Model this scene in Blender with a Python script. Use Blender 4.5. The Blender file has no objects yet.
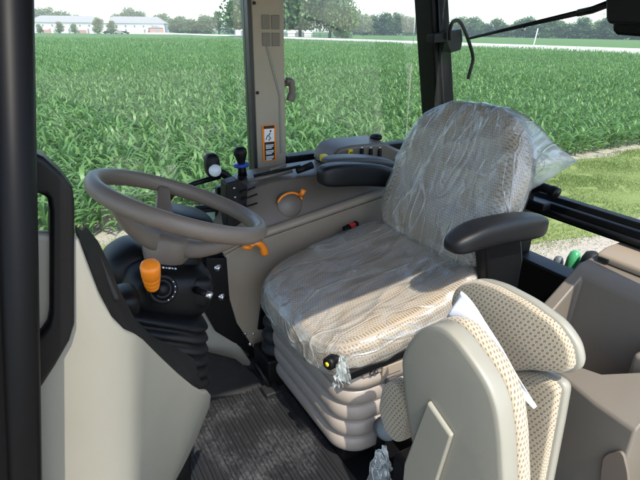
import bpy, bmesh, math, random
import numpy as np
from mathutils import Vector, Matrix, noise
random.seed(7); rng = np.random.default_rng(7)
R = math.radians
sc = bpy.context.scene
col = sc.collection

# ------------------------------------------------------------------ camera
CAM = Vector((0, 0, 1.22)); FPX = 500.0
pitch, yaw, roll = R(22.7), R(30), R(0.6)
Fv = Vector((math.sin(yaw)*math.cos(pitch), math.cos(yaw)*math.cos(pitch), -math.sin(pitch)))
R0 = Vector((math.cos(yaw), -math.sin(yaw), 0)); U0 = R0.cross(Fv)
Rv = R0*math.cos(roll) + U0*math.sin(roll); Uv = Rv.cross(Fv)
cd = bpy.data.cameras.new('camera'); cam = bpy.data.objects.new('camera', cd); col.objects.link(cam)
m = Matrix.Identity(4)
for i in range(3):
    m[i][0] = Rv[i]; m[i][1] = Uv[i]; m[i][2] = -Fv[i]; m[i][3] = CAM[i]
cam.matrix_world = m
cd.sensor_width = 36; cd.lens = 36*FPX/640; cd.clip_start = 0.02; cd.clip_end = 3000
sc.camera = cam
def _at(ax, v, px, py):
    d = Fv*FPX + Rv*(px-320) - Uv*(py-240)
    t = (v-CAM[ax])/d[ax]
    return CAM + d*t
def aX(v, px, py): return _at(0, v, px, py)     # measure a point of the photo on a plane x = v
def aY(v, px, py): return _at(1, v, px, py)
def aZ(v, px, py): return _at(2, v, px, py)
G = -1.2                                        # ground level (cab floor is z = 0)

# ------------------------------------------------------------------ render / light
sc.render.engine = 'CYCLES'
sc.view_settings.view_transform = 'Standard'; sc.view_settings.look = 'None'
sc.view_settings.gamma = 1; sc.view_settings.exposure = 1.6
try: sc.view_settings.use_curve_mapping = False
except Exception: pass
SUN = Vector((-0.13, -1.0, 1.42)).normalized()
sel = math.asin(SUN.z)
w = bpy.data.worlds.new('World'); sc.world = w; w.use_nodes = True
nt = w.node_tree; nt.nodes.clear()
sky = nt.nodes.new('ShaderNodeTexSky'); sky.sky_type = 'NISHITA'; sky.sun_disc = False
sky.sun_elevation = sel; sky.sun_rotation = math.atan2(SUN.x, SUN.y)
sky.air_density = 1.0; sky.dust_density = 1.3; sky.ozone_density = 2.0
bg = nt.nodes.new('ShaderNodeBackground'); bg.inputs[1].default_value = 0.15
wo = nt.nodes.new('ShaderNodeOutputWorld')
nt.links.new(sky.outputs[0], bg.inputs[0]); nt.links.new(bg.outputs[0], wo.inputs[0])
sl = bpy.data.lights.new('sun', 'SUN'); sl.energy = 2.15; sl.angle = R(0.5); sl.color = (1, .93, .82)
so = bpy.data.objects.new('sun', sl); col.objects.link(so)
so.rotation_euler = SUN.to_track_quat('Z', 'Y').to_euler()

# ------------------------------------------------------------------ object helpers
def tag(o, label=None, cat=None, group=None, kind=None):
    if label: o['label'] = label
    if cat: o['category'] = cat
    if group: o['group'] = group
    if kind: o['kind'] = kind
    return o
def thing(name, loc, label, cat, group=None):
    o = bpy.data.objects.new(name, None); col.objects.link(o); o.location = loc; o.empty_display_size = .05
    return tag(o, label, cat, group)
ORG = {}
def link(name, me, parent=None, mat=None, smooth=True):
    o = bpy.data.objects.new(name, me); col.objects.link(o)
    if mat:
        for mm in (mat if isinstance(mat, (list, tuple)) else [mat]): me.materials.append(mm)
    if smooth:
        me.polygons.foreach_set('use_smooth', [True]*len(me.polygons))
    if parent:
        o.parent = parent
        off = Vector((0, 0, 0)); p = parent
        while p: off += Vector(p.location); p = p.parent
        o.location = -off
    return o
def bm_obj(name, bm, mat, parent=None, smooth=True, bevel=0, seg=2, sub=0, wn=False):
    bmesh.ops.recalc_face_normals(bm, faces=bm.faces)
    me = bpy.data.meshes.new(name); bm.to_mesh(me); bm.free()
    o = link(name, me, parent, mat, smooth)
    if bevel:
        b = o.modifiers.new('b', 'BEVEL'); b.width = bevel; b.segments = seg; b.limit_method = 'ANGLE'; b.angle_limit = R(35)
        n = o.modifiers.new('w', 'WEIGHTED_NORMAL'); n.keep_sharp = False
    if sub:
        s = o.modifiers.new('s', 'SUBSURF'); s.levels = sub; s.render_levels = sub
    return o
def data_obj(name, vs, fs, mat, parent=None, smooth=True):
    me = bpy.data.meshes.new(name); me.from_pydata([tuple(v) for v in vs], [], fs); me.update()
    return link(name, me, parent, mat, smooth)
def prism(bm, pts, ext):
    """solid between outline pts and pts+ext (ext may be a vector, or a second outline)"""
    n = len(pts); a = [bm.verts.new(p) for p in pts]
    b = [bm.verts.new(p) for p in (ext if isinstance(ext, list) else [Vector(p)+Vector(ext) for p in pts])]
    bm.faces.new(a); bm.faces.new(b[::-1])
    for i in range(n): bm.faces.new((a[i], b[i], b[(i+1) % n], a[(i+1) % n]))
def box(bm, lo, hi, rot=None, org=None):
    vs = [Vector((x, y, z)) for x in (lo[0], hi[0]) for y in (lo[1], hi[1]) for z in (lo[2], hi[2])]
    if rot is not None:
        org = Vector(org or [(lo[i]+hi[i])/2 for i in range(3)]); vs = [org + rot @ (v-org) for v in vs]
    v = [bm.verts.new(p) for p in vs]
    for f in ((0,1,3,2),(4,6,7,5),(0,4,5,1),(2,3,7,6),(0,2,6,4),(1,5,7,3)): bm.faces.new([v[i] for i in f])
def loft(bm, rings, cap=True, close=True):
    rs = [[bm.verts.new(p) for p in r] for r in rings]; n = len(rs[0])
    for a, b in zip(rs, rs[1:]):
        for i in range(n if close else n-1): bm.faces.new((a[i], a[(i+1) % n], b[(i+1) % n], b[i]))
    if cap and close: bm.faces.new(rs[0][::-1]); bm.faces.new(rs[-1])
def frame_of(d):
    d = Vector(d).normalized(); u = Vector((0, 0, 1)) if abs(d.z) < .9 else Vector((1, 0, 0))
    a = d.cross(u).normalized(); return a, a.cross(d).normalized()
def tube(bm, pts, rad, n=14, sx=1, sy=1):
    pts = [Vector(p) for p in pts]; rings = []
    pa = None
    for i, p in enumerate(pts):
        d = (pts[min(i+1, len(pts)-1)] - pts[max(i-1, 0)]).normalized()
        if pa is None: a, b = frame_of(d)
        else:
            a = (pa - d*pa.dot(d)).normalized(); b = d.cross(a) * -1
        pa = a
        r = rad[i] if isinstance(rad, (list, tuple)) else rad
        rings.append([p + a*math.cos(t)*r*sx + b*math.sin(t)*r*sy for t in [2*math.pi*k/n for k in range(n)]])
    loft(bm, rings)
def smooth_path(pts, k=6):
    pts = [Vector(p) for p in pts]; out = []
    for i in range(len(pts)-1):
        p0 = pts[max(i-1, 0)]; p1 = pts[i]; p2 = pts[i+1]; p3 = pts[min(i+2, len(pts)-1)]
        for j in range(k):
            t = j/k
            out.append(.5*((2*p1)+(p2-p0)*t+(2*p0-5*p1+4*p2-p3)*t*t+(3*p1-p0-3*p2+p3)*t**3))
    out.append(pts[-1]); return out
def cyl(bm, a, b, r, r2=None, n=24): tube(bm, [a, b], [r, r if r2 is None else r2], n)
def lathe(bm, org, axis, prof, n=28):
    axis = Vector(axis).normalized(); a, b = frame_of(axis); org = Vector(org)
    loft(bm, [[org + axis*h + (a*math.cos(t)+b*math.sin(t))*max(r, 1e-4) for t in [2*math.pi*k/n for k in range(n)]] for h, r in prof])
def rrect(cx, cy, hx, hy, r, n=6):
    out = []
    for sx, sy, a0 in ((1,1,0), (-1,1,90), (-1,-1,180), (1,-1,270)):
        for k in range(n+1):
            t = R(a0 + 90*k/n); out.append((cx+sx*(hx-r)+r*math.cos(t), cy+sy*(hy-r)+r*math.sin(t)))
    return out
def round_poly(pts, r, n=5):
    pts = [Vector(p) for p in pts]; out = []
    N = len(pts)
    for i, p in enumerate(pts):
        a = pts[i-1]-p; b = pts[(i+1) % N]-p
        ra = min(r, a.length*.45, b.length*.45)
        A = p + a.normalized()*ra; B = p + b.normalized()*ra
        for k in range(n+1):
            t = k/n; out.append(A*(1-t)**2 + p*2*t*(1-t) + B*t*t)
    return out
def sbox(name, dim, n, res, deform, mat, parent=None, jitter=0, jf=3.):
    """superellipsoid block of half-dims dim; deform maps (x,y,z) in metres to world; uv in metres"""
    bm = bmesh.new(); bmesh.ops.create_cube(bm, size=2)
    bmesh.ops.subdivide_edges(bm, edges=bm.edges[:], cuts=res, use_grid_fill=True)
    uvl = bm.loops.layers.uv.new('UVMap'); src = {}
    for v in bm.verts:
        p = v.co; q = (abs(p.x)**n + abs(p.y)**n + abs(p.z)**n)**(1/n)
        e = Vector((p.x/q*dim[0], p.y/q*dim[1], p.z/q*dim[2]))
        src[v.index] = e.copy()
    bm.verts.index_update()
    bm.verts.ensure_lookup_table()
    srcs = []
    for v in bm.verts:
        p = v.co; q = (abs(p.x)**n + abs(p.y)**n + abs(p.z)**n)**(1/n)
        srcs.append((p.copy(), Vector((p.x/q*dim[0], p.y/q*dim[1], p.z/q*dim[2]))))
    for f in bm.faces:
        c = Vector((0, 0, 0))
        for v in f.verts: c += srcs[v.index][0]
        ax = max(range(3), key=lambda i: abs(c[i])); ij = [(1, 2), (0, 2), (0, 1)][ax]
        for l in f.loops:
            e = srcs[l.vert.index][1]
            l[uvl].uv = (e[ij[0]], e[ij[1]])
    for v in bm.verts:
        e = srcs[v.index][1]
        d = Vector(deform(e))
        if jitter:
            nn = noise.noise_vector(e*jf) ; d += nn*jitter
        v.co = d
    return bm_obj(name, bm, mat, parent)

# ------------------------------------------------------------------ materials
def new_mat(name):
    m = bpy.data.materials.new(name); m.use_nodes = True
    return m, m.node_tree, m.node_tree.nodes['Principled BSDF']
def plastic(name, colr, rough=.5, bump=.15, scale=350., var=.06, metal=0, spec=.5, dirt=0, dirtcol=(.3,.27,.22)):
    m, t, b = new_mat(name); N = t.nodes; L = t.links
    b.inputs['Roughness'].default_value = rough; b.inputs['Metallic'].default_value = metal
    b.inputs['Specular IOR Level'].default_value = spec
    tc = N.new('ShaderNodeTexCoord')
    n1 = N.new('ShaderNodeTexNoise'); n1.inputs['Scale'].default_value = 9; n1.inputs['Detail'].default_value = 6
    L.new(tc.outputs['Object'], n1.inputs['Vector'])
    mx = N.new('ShaderNodeMix'); mx.data_type = 'RGBA'
    mx.inputs[6].default_value = tuple(c*(1-var) for c in colr)+(1,); mx.inputs[7].default_value = tuple(min(1, c*(1+var)) for c in colr)+(1,)
    L.new(n1.outputs['Fac'], mx.inputs[0]); last = mx.outputs[2]
    if dirt:
        n3 = N.new('ShaderNodeTexNoise'); n3.inputs['Scale'].default_value = 26; n3.inputs['Detail'].default_value = 9; n3.inputs['Roughness'].default_value = .7
        L.new(tc.outputs['Object'], n3.inputs['Vector'])
        rp = N.new('ShaderNodeMapRange'); rp.inputs[1].default_value = .5; rp.inputs[2].default_value = .75; rp.inputs[4].default_value = dirt
        L.new(n3.outputs['Fac'], rp.inputs[0])
        m2 = N.new('ShaderNodeMix'); m2.data_type = 'RGBA'; m2.inputs[7].default_value = dirtcol+(1,)
        L.new(rp.outputs[0], m2.inputs[0]); L.new(last, m2.inputs[6]); last = m2.outputs[2]
    L.new(last, b.inputs['Base Color'])
    mr = N.new('ShaderNodeMapRange'); mr.inputs[3].default_value = max(.02, rough-.08); mr.inputs[4].default_value = min(1, rough+.1)
    L.new(n1.outputs['Fac'], mr.inputs[0]); L.new(mr.outputs[0], b.inputs['Roughness'])
    if bump:
        n2 = N.new('ShaderNodeTexNoise'); n2.inputs['Scale'].default_value = scale; n2.inputs['Detail'].default_value = 2
        L.new(tc.outputs['Object'], n2.inputs['Vector'])
        bp = N.new('ShaderNodeBump'); bp.inputs['Strength'].default_value = bump; bp.inputs['Distance'].default_value = .001
        L.new(n2.outputs['Fac'], bp.inputs['Height']); L.new(bp.outputs[0], b.inputs['Normal'])
    return m
M = {}
M['beige'] = plastic('beige_plastic', (.215, .206, .168), .42, .14, dirt=.22, dirtcol=(.20, .18, .13))
M['cream'] = plastic('cream_shell_plastic', (.25, .24, .193), .42, .14, dirt=.16, dirtcol=(.21, .19, .14))
M['taupe'] = plastic('taupe_plastic', (.155, .134, .106), .48, .25)
M['taupe_l'] = plastic('light_taupe_plastic', (.27, .222, .165), .42, .2)
M['console'] = plastic('console_grey_plastic', (.13, .106, .082), .4, .25)
M['console_d'] = plastic('console_dark_plastic', (.055, .052, .05), .45, .3)
M['pillar'] = plastic('pillar_trim_plastic', (.32, .272, .205), .5, .2)
M['wheel'] = plastic('steering_wheel_rubber', (.155, .122, .094), .42, .5, 500)
M['black'] = plastic('black_plastic', (.0035, .0036, .004), .45, .1, spec=.22)
M['blackg'] = plastic('black_painted_metal', (.0022, .0022, .0024), .42, 0, spec=.12)
M['blackr'] = plastic('black_rubber', (.011, .0115, .012), .6, .1, 250, dirt=.10, dirtcol=(.12, .11, .10), spec=.3)
M['arm'] = plastic('armrest_vinyl', (.005, .0052, .006), .42, .4, 900, spec=.35)
M['bellows'] = plastic('suspension_bellows_plastic', (.27, .232, .195), .42, .2, dirt=.1, dirtcol=(.2, .17, .14))
M['orange'] = plastic('orange_plastic', (.85, .23, .012), .35, .1)
M['yellow'] = plastic('yellow_plastic', (.75, .53, .02), .4, .1)
M['white'] = plastic('white_print', (.75, .76, .76), .4, 0)
M['ink'] = plastic('black_print', (.012, .012, .012), .4, 0)
M['grey'] = plastic('grey_knob_plastic', (.10, .12, .125), .5, .2)
M['steel'] = plastic('steel', (.55, .55, .55), .3, .1, metal=1)
M['blue'] = plastic('blue_plastic', (.02, .05, .35), .35, 0)
M['green'] = plastic('green_plastic', (.06, .34, .14), .25, .1)
M['red'] = plastic('red_plastic', (.5, .03, .02), .4, 0)
M['foam'] = plastic('dark_seat_fabric', (.03, .03, .032), .8, .6, 600)
M['lens'] = plastic('lamp_lens', (.62, .66, .68), .15, .3, 200)
M['paper'] = plastic('paper_white', (.74, .77, .82), .65, .15, 60, var=.03)

def fabric(name, cell, base=(.44, .385, .28), dark=(.19, .138, .085), mid=(.33, .265, .18)):
    m, t, b = new_mat(name); N = t.nodes; L = t.links
    b.inputs['Roughness'].default_value = .9; b.inputs['Specular IOR Level'].default_value = .15
    b.inputs['Sheen Weight'].default_value = .25
    uv = N.new('ShaderNodeTexCoord')
    sep = N.new('ShaderNodeSeparateXYZ'); L.new(uv.outputs['UV'], sep.inputs[0])
    def math_(op, a, bb=None, c=None):
        n = N.new('ShaderNodeMath'); n.operation = op
        for i, v in enumerate((a, bb, c)):
            if v is None: continue
            if isinstance(v, (int, float)): n.inputs[i].default_value = v
            else: L.new(v, n.inputs[i])
        return n.outputs[0]
    u = math_('DIVIDE', sep.outputs[0], cell); v = math_('DIVIDE', sep.outputs[1], cell)
    row = math_('FLOOR', v); half = math_('MULTIPLY', math_('MODULO', math_('ABSOLUTE', row), 2.0), .5)
    uu = math_('FRACT', math_('ADD', math_('ADD', u, half), 100.0)); vv = math_('FRACT', math_('ADD', v, 100.0))
    # a tilted lozenge mark and its thin tails, as in a woven dog-tooth
    du = math_('ABSOLUTE', math_('SUBTRACT', uu, .5)); dv = math_('ABSOLUTE', math_('SUBTRACT', vv, .5))
    sk = math_('ABSOLUTE', math_('SUBTRACT', math_('ADD', uu, math_('MULTIPLY', vv, .55)), .775))
    mark = math_('LESS_THAN', math_('ADD', math_('MULTIPLY', sk, 1.15), math_('MULTIPLY', dv, .8)), .34)
    tail = math_('LESS_THAN', math_('ABSOLUTE', math_('SUBTRACT', math_('SUBTRACT', uu, vv), .02)), .085)
    wv = N.new('ShaderNodeTexNoise'); wv.inputs['Scale'].default_value = 900; L.new(uv.outputs['UV'], wv.inputs['Vector'])
    wl = N.new('ShaderNodeTexNoise'); wl.inputs['Scale'].default_value = 14; wl.inputs['Detail'].default_value = 4; L.new(uv.outputs['UV'], wl.inputs['Vector'])
    a = N.new('ShaderNodeMix'); a.data_type = 'RGBA'; a.inputs[6].default_value = base+(1,); a.inputs[7].default_value = mid+(1,); L.new(tail, a.inputs[0])
    c = N.new('ShaderNodeMix'); c.data_type = 'RGBA'; c.inputs[7].default_value = dark+(1,); L.new(a.outputs[2], c.inputs[6])
    L.new(math_('MULTIPLY', mark, math_('ADD', .55, math_('MULTIPLY', wv.outputs['Fac'], .7))), c.inputs[0])
    h = N.new('ShaderNodeHueSaturation'); L.new(c.outputs[2], h.inputs['Color'])
    L.new(math_('ADD', .72, math_('ADD', math_('MULTIPLY', wv.outputs['Fac'], .3), math_('MULTIPLY', wl.outputs['Fac'], .22))), h.inputs['Value'])
    L.new(h.outputs[0], b.inputs['Base Color'])
    bp = N.new('ShaderNodeBump'); bp.inputs['Strength'].default_value = .6; bp.inputs['Distance'].default_value = .0012
    L.new(math_('ADD', wv.outputs['Fac'], math_('MULTIPLY', mark, -.5)), bp.inputs['Height']); L.new(bp.outputs[0], b.inputs['Normal'])
    return m
M['fab_i'] = fabric('checked_fabric_coarse', .0105)
M['fab_d'] = fabric('checked_fabric_fine', .0086, (.54, .435, .32), (.20, .135, .085), (.36, .275, .19))

def glass_mat(name, tint=(.97, .99, .985), ior=1.45, amount=.9):
    m = bpy.data.materials.new(name); m.use_nodes = True; t = m.node_tree; t.nodes.clear(); N = t.nodes; L = t.links
    o = N.new('ShaderNodeOutputMaterial'); tr = N.new('ShaderNodeBsdfTransparent'); tr.inputs[0].default_value = tint+(1,)
    g = N.new('ShaderNodeBsdfGlossy'); g.inputs['Roughness'].default_value = .02
    fr = N.new('ShaderNodeFresnel'); fr.inputs['IOR'].default_value = ior
    mt = N.new('ShaderNodeMath'); mt.operation = 'MULTIPLY'; mt.inputs[1].default_value = amount; L.new(fr.outputs[0], mt.inputs[0])
    mx = N.new('ShaderNodeMixShader'); L.new(mt.outputs[0], mx.inputs[0]); L.new(tr.outputs[0], mx.inputs[1]); L.new(g.outputs[0], mx.inputs[2])
    # light film of dust on the pane
    df = N.new('ShaderNodeBsdfDiffuse'); df.inputs[0].default_value = (.7, .72, .7, 1)
    nz = N.new('ShaderNodeTexNoise'); nz.inputs['Scale'].default_value = 4; nz.inputs['Detail'].default_value = 8
    tc = N.new('ShaderNodeTexCoord'); L.new(tc.outputs['Object'], nz.inputs['Vector'])
    mr = N.new('ShaderNodeMapRange'); mr.inputs[1].default_value = .35; mr.inputs[2].default_value = .8; mr.inputs[3].default_value = .003; mr.inputs[4].default_value = .018
    L.new(nz.outputs['Fac'], mr.inputs[0])
    m2 = N.new('ShaderNodeMixShader'); L.new(mr.outputs[0], m2.inputs[0]); L.new(mx.outputs[0], m2.inputs[1]); L.new(df.outputs[0], m2.inputs[2])
    L.new(m2.outputs[0], o.inputs[0]); return m
M['glass'] = glass_mat('window_glass')
M['glass_r'] = glass_mat('rear_window_glass', (.965, .99, .975), 1.3, .35)

def film_mat(name, lo, hi, scale=9., stretch=(1, 1, 1), gloss=.05, rotn=(.3, .5, .6)):
    """thin clear polythene: mostly see-through, milky where it creases, soft sheen"""
    m = bpy.data.materials.new(name); m.use_nodes = True; t = m.node_tree; t.nodes.clear(); N = t.nodes; L = t.links
    o = N.new('ShaderNodeOutputMaterial'); tc = N.new('ShaderNodeTexCoord')
    mp = N.new('ShaderNodeMapping'); mp.inputs['Scale'].default_value = stretch; mp.inputs['Rotation'].default_value = rotn; L.new(tc.outputs['Object'], mp.inputs[0])
    wz = N.new('ShaderNodeTexNoise'); wz.inputs['Scale'].default_value = 4; wz.inputs['Detail'].default_value = 2; L.new(mp.outputs[0], wz.inputs['Vector'])
    ad = N.new('ShaderNodeMixRGB'); ad.blend_type = 'ADD'; ad.inputs[0].default_value = .14; L.new(mp.outputs[0], ad.inputs[1]); L.new(wz.outputs['Color'], ad.inputs[2])
    def crease(sc_, wdt, seed):
        # thin lines where a smooth noise crosses its middle value: long wandering folds
        mp2 = N.new('ShaderNodeMapping'); mp2.inputs['Location'].default_value = (seed, seed*2, 0); L.new(ad.outputs[0], mp2.inputs[0])
        n = N.new('ShaderNodeTexNoise'); n.inputs['Scale'].default_value = sc_; n.inputs['Detail'].default_value = .6; L.new(mp2.outputs[0], n.inputs['Vector'])
        a = N.new('ShaderNodeMath'); a.operation = 'SUBTRACT'; a.inputs[1].default_value = .5; L.new(n.outputs['Fac'], a.inputs[0])
        b = N.new('ShaderNodeMath'); b.operation = 'ABSOLUTE'; L.new(a.outputs[0], b.inputs[0])
        r = N.new('ShaderNodeMapRange'); r.interpolation_type = 'SMOOTHSTEP'; r.inputs[1].default_value = 0; r.inputs[2].default_value = wdt; r.inputs[3].default_value = 1; r.inputs[4].default_value = 0; L.new(b.outputs[0], r.inputs[0]); return r.outputs[0]
    def add(a, b, k):
        n = N.new('ShaderNodeMath'); n.operation = 'MULTIPLY_ADD'; n.inputs[1].default_value = k; L.new(b, n.inputs[0]); L.new(a, n.inputs[2]); return n.outputs[0]
    sm = add(add(crease(scale, .022, 0), crease(scale*1.8, .03, 3), .7), crease(scale*3.2, .02, 7), .08)
    big = N.new('ShaderNodeTexNoise'); big.inputs['Scale'].default_value = 6; big.inputs['Detail'].default_value = 4; big.inputs['Distortion'].default_value = .8; L.new(mp.outputs[0], big.inputs['Vector'])
    hs = add(sm, big.outputs['Fac'], 3.0)
    bp = N.new('ShaderNodeBump'); bp.inputs['Strength'].default_value = .7; bp.inputs['Distance'].default_value = .0045; L.new(hs, bp.inputs['Height'])
    tr = N.new('ShaderNodeBsdfTransparent'); tr.inputs[0].default_value = (.95, .97, .97, 1)
    gl = N.new('ShaderNodeBsdfGlossy'); gl.inputs['Roughness'].default_value = .24; gl.inputs['Color'].default_value = (.9, .95, .97, 1); L.new(bp.outputs[0], gl.inputs['Normal'])
    df = N.new('ShaderNodeBsdfDiffuse'); df.inputs[0].default_value = (.80, .80, .76, 1); L.new(bp.outputs[0], df.inputs['Normal'])
    tl = N.new('ShaderNodeBsdfTranslucent'); tl.inputs[0].default_value = (.70, .78, .78, 1); L.new(bp.outputs[0], tl.inputs['Normal'])
    dt = N.new('ShaderNodeMixShader'); dt.inputs[0].default_value = .35; L.new(df.outputs[0], dt.inputs[1]); L.new(tl.outputs[0], dt.inputs[2])
    fr = N.new('ShaderNodeFresnel'); fr.inputs['IOR'].default_value = 1.4; L.new(bp.outputs[0], fr.inputs['Normal'])
    f2 = N.new('ShaderNodeMath'); f2.operation = 'MULTIPLY_ADD'; f2.inputs[1].default_value = .55; f2.inputs[2].default_value = gloss; f2.use_clamp = True; L.new(fr.outputs[0], f2.inputs[0])
    br_ = N.new('ShaderNodeMapRange'); br_.inputs[1].default_value = .40; br_.inputs[2].default_value = .62; br_.inputs[3].default_value = 0; br_.inputs[4].default_value = .20; L.new(big.outputs['Fac'], br_.inputs[0])
    fac = N.new('ShaderNodeMapRange'); fac.inputs[1].default_value = 0; fac.inputs[2].default_value = 1.2; fac.inputs[3].default_value = lo; fac.inputs[4].default_value = hi; L.new(sm, fac.inputs[0])
    pw = N.new('ShaderNodeMath'); pw.operation = 'ADD'; pw.use_clamp = True; L.new(fac.outputs[0], pw.inputs[0]); L.new(br_.outputs[0], pw.inputs[1])
    m1 = N.new('ShaderNodeMixShader'); L.new(pw.outputs[0], m1.inputs[0]); L.new(tr.outputs[0], m1.inputs[1]); L.new(dt.outputs[0], m1.inputs[2])
    m2 = N.new('ShaderNodeMixShader'); L.new(f2.outputs[0], m2.inputs[0]); L.new(m1.outputs[0], m2.inputs[1]); L.new(gl.outputs[0], m2.inputs[2])
    L.new(m2.outputs[0], o.inputs[0]); return m
M['film_c'] = film_mat('clear_film_cushion', .07, .30, 2.0, (1.0, 3.0, 3.0), .10)
M['film_b'] = film_mat('clear_film_back', .06, .42, 2.3, (3.4, 3.8, .8), .06, (.75, .2, .1))
M['film_f'] = film_mat('clear_film_loose', .26, .60, 3., (1.5, 2.5, 2.5), .10)

def leafy(name, c1, c2, scale=3., trans=.35, rough=.5):
    m, t, b = new_mat(name); N = t.nodes; L = t.links
    tc = N.new('ShaderNodeTexCoord'); n = N.new('ShaderNodeTexNoise'); n.inputs['Scale'].default_value = scale; n.inputs['Detail'].default_value = 4
    L.new(tc.outputs['Object'], n.inputs['Vector'])
    g = N.new('ShaderNodeNewGeometry')
    ad = N.new('ShaderNodeMath'); ad.operation = 'MULTIPLY_ADD'; ad.inputs[1].default_value = .55; L.new(g.outputs['Random Per Island'], ad.inputs[0])
    s2 = N.new('ShaderNodeMath'); s2.operation = 'SUBTRACT'; s2.inputs[1].default_value = .27; L.new(n.outputs['Fac'], s2.inputs[0]); L.new(s2.outputs[0], ad.inputs[2])
    mx = N.new('ShaderNodeMix'); mx.data_type = 'RGBA'; mx.inputs[6].default_value = c1+(1,); mx.inputs[7].default_value = c2+(1,); L.new(ad.outputs[0], mx.inputs[0])
    L.new(mx.outputs[2], b.inputs['Base Color']); b.inputs['Roughness'].default_value = rough
    tl = N.new('ShaderNodeBsdfTranslucent'); L.new(mx.outputs[2], tl.inputs[0])
    ms = N.new('ShaderNodeMixShader'); ms.inputs[0].default_value = trans
    L.new(b.outputs[0], ms.inputs[1]); L.new(tl.outputs[0], ms.inputs[2]); L.new(ms.outputs[0], N['Material Output'].inputs[0])
    return m
M['corn'] = leafy('corn_leaf', (.085, .18, .04), (.175, .32, .10), 1.2, .45, .42)
M['tree'] = leafy('tree_leaf', (.04, .095, .02), (.10, .19, .045), .25, .25)
M['treey'] = leafy('tree_leaf_light', (.08, .14, .03), (.15, .22, .06), .25, .25)
M['grassb'] = leafy('grass_blade', (.12, .19, .04), (.22, .28, .08), 1.5, .3)
M['bark'] = plastic('bark', (.11, .09, .07), .9, .5, 20)

def ground_mat(name, cols, scales, bump=.6, bscale=30., rough=.95, dist=.02):
    m, t, b = new_mat(name); N = t.nodes; L = t.links
    b.inputs['Roughness'].default_value = rough; b.inputs['Specular IOR Level'].default_value = .2
    tc = N.new('ShaderNodeTexCoord'); last = None
    for i, s in enumerate(scales):
        n = N.new('ShaderNodeTexNoise'); n.inputs['Scale'].default_value = s; n.inputs['Detail'].default_value = 7; n.inputs['Roughness'].default_value = .65
        L.new(tc.outputs['Object'], n.inputs['Vector'])
        r = N.new('ShaderNodeMapRange'); r.inputs[1].default_value = .36; r.inputs[2].default_value = .64; L.new(n.outputs['Fac'], r.inputs[0])
        mx = N.new('ShaderNodeMix'); mx.data_type = 'RGBA'; L.new(r.outputs[0], mx.inputs[0])
        if last is None: mx.inputs[6].default_value = cols[0]+(1,)
        else: L.new(last, mx.inputs[6])
        mx.inputs[7].default_value = cols[i+1]+(1,); last = mx.outputs[2]
    L.new(last, b.inputs['Base Color'])
    n = N.new('ShaderNodeTexNoise'); n.inputs['Scale'].default_value = bscale; n.inputs['Detail'].default_value = 5; L.new(tc.outputs['Object'], n.inputs['Vector'])
    bp = N.new('ShaderNodeBump'); bp.inputs['Strength'].default_value = bump; bp.inputs['Distance'].default_value = dist
    L.new(n.outputs['Fac'], bp.inputs['Height']); L.new(bp.outputs[0], b.inputs['Normal']); return m
M['soil'] = ground_mat('field_soil', ((.25, .21, .16), (.33, .29, .22), (.19, .16, .12)), (1.5, 14), .9, 12)
M['far'] = ground_mat('far_grassland', ((.07, .13, .04), (.10, .17, .05)), (.05,), .3, 2)
M['lawn'] = ground_mat('lawn', ((.16, .21, .06), (.20, .24, .08), (.18, .21, .07)), (2.2, 9), .8, 40)
M['gravel'] = ground_mat('gravel', ((.37, .33, .255), (.26, .23, .17), (.47, .425, .34)), (5, 60), 1., 90, .95, .02)
M['canopy'] = ground_mat('corn_canopy_mass', ((.07, .14, .03), (.13, .22, .06), (.09, .17, .04)), (1.2, .15), .9, 5, .7, .3)
M['concrete'] = ground_mat('concrete_road', ((.55, .52, .48), (.47, .44, .41)), (.3,), .2, 5)

# ------------------------------------------------------------------ ground
def sheet(name, x0, x1, y0, y1, z, mat, nx=1, ny=1, wob=0, parent=None):
    vs = []; fs = []
    for j in range(ny+1):
        for i in range(nx+1):
            x = x0+(x1-x0)*i/nx; y = y0+(y1-y0)*j/ny
            dy = wob*noise.noise(Vector((x*.7, j*9.1, 3))) if j in (0, ny) else 0
            vs.append((x, y+dy, z))
    for j in range(ny):
        for i in range(nx): a = j*(nx+1)+i; fs.append((a, a+1, a+nx+2, a+nx+1))
    return tag(data_obj(name, vs, fs, mat, None, False), kind='structure')
sheet('ground', -1500, 1500, -1500, 1500, G, M['far'])
sheet('gravel_track', -60, 90, -30, 6.75, G+.004, M['gravel'])
sheet('grass_verge', -60, 90, 3.52, 6.2, G+.010, M['lawn'], 600, 1, .35)
RX0, RX1 = 63., 69.
sheet('field_soil', -60, RX0-1.5, 6.5, 216, G+.008, M['soil'], 600, 1, .2)
rd = bmesh.new(); prism(rd, [Vector((x, -200, G+z)) for x, z in ((RX0-2.4, -.05), (RX0-1.6, .40), (RX0, .74), (RX1, .74), (RX1+2, .2), (RX1+2, -.05))], (0, 620, 0)); tag(bm_obj('far_road', rd, M['concrete'], None, smooth=False), kind='structure')

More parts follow.
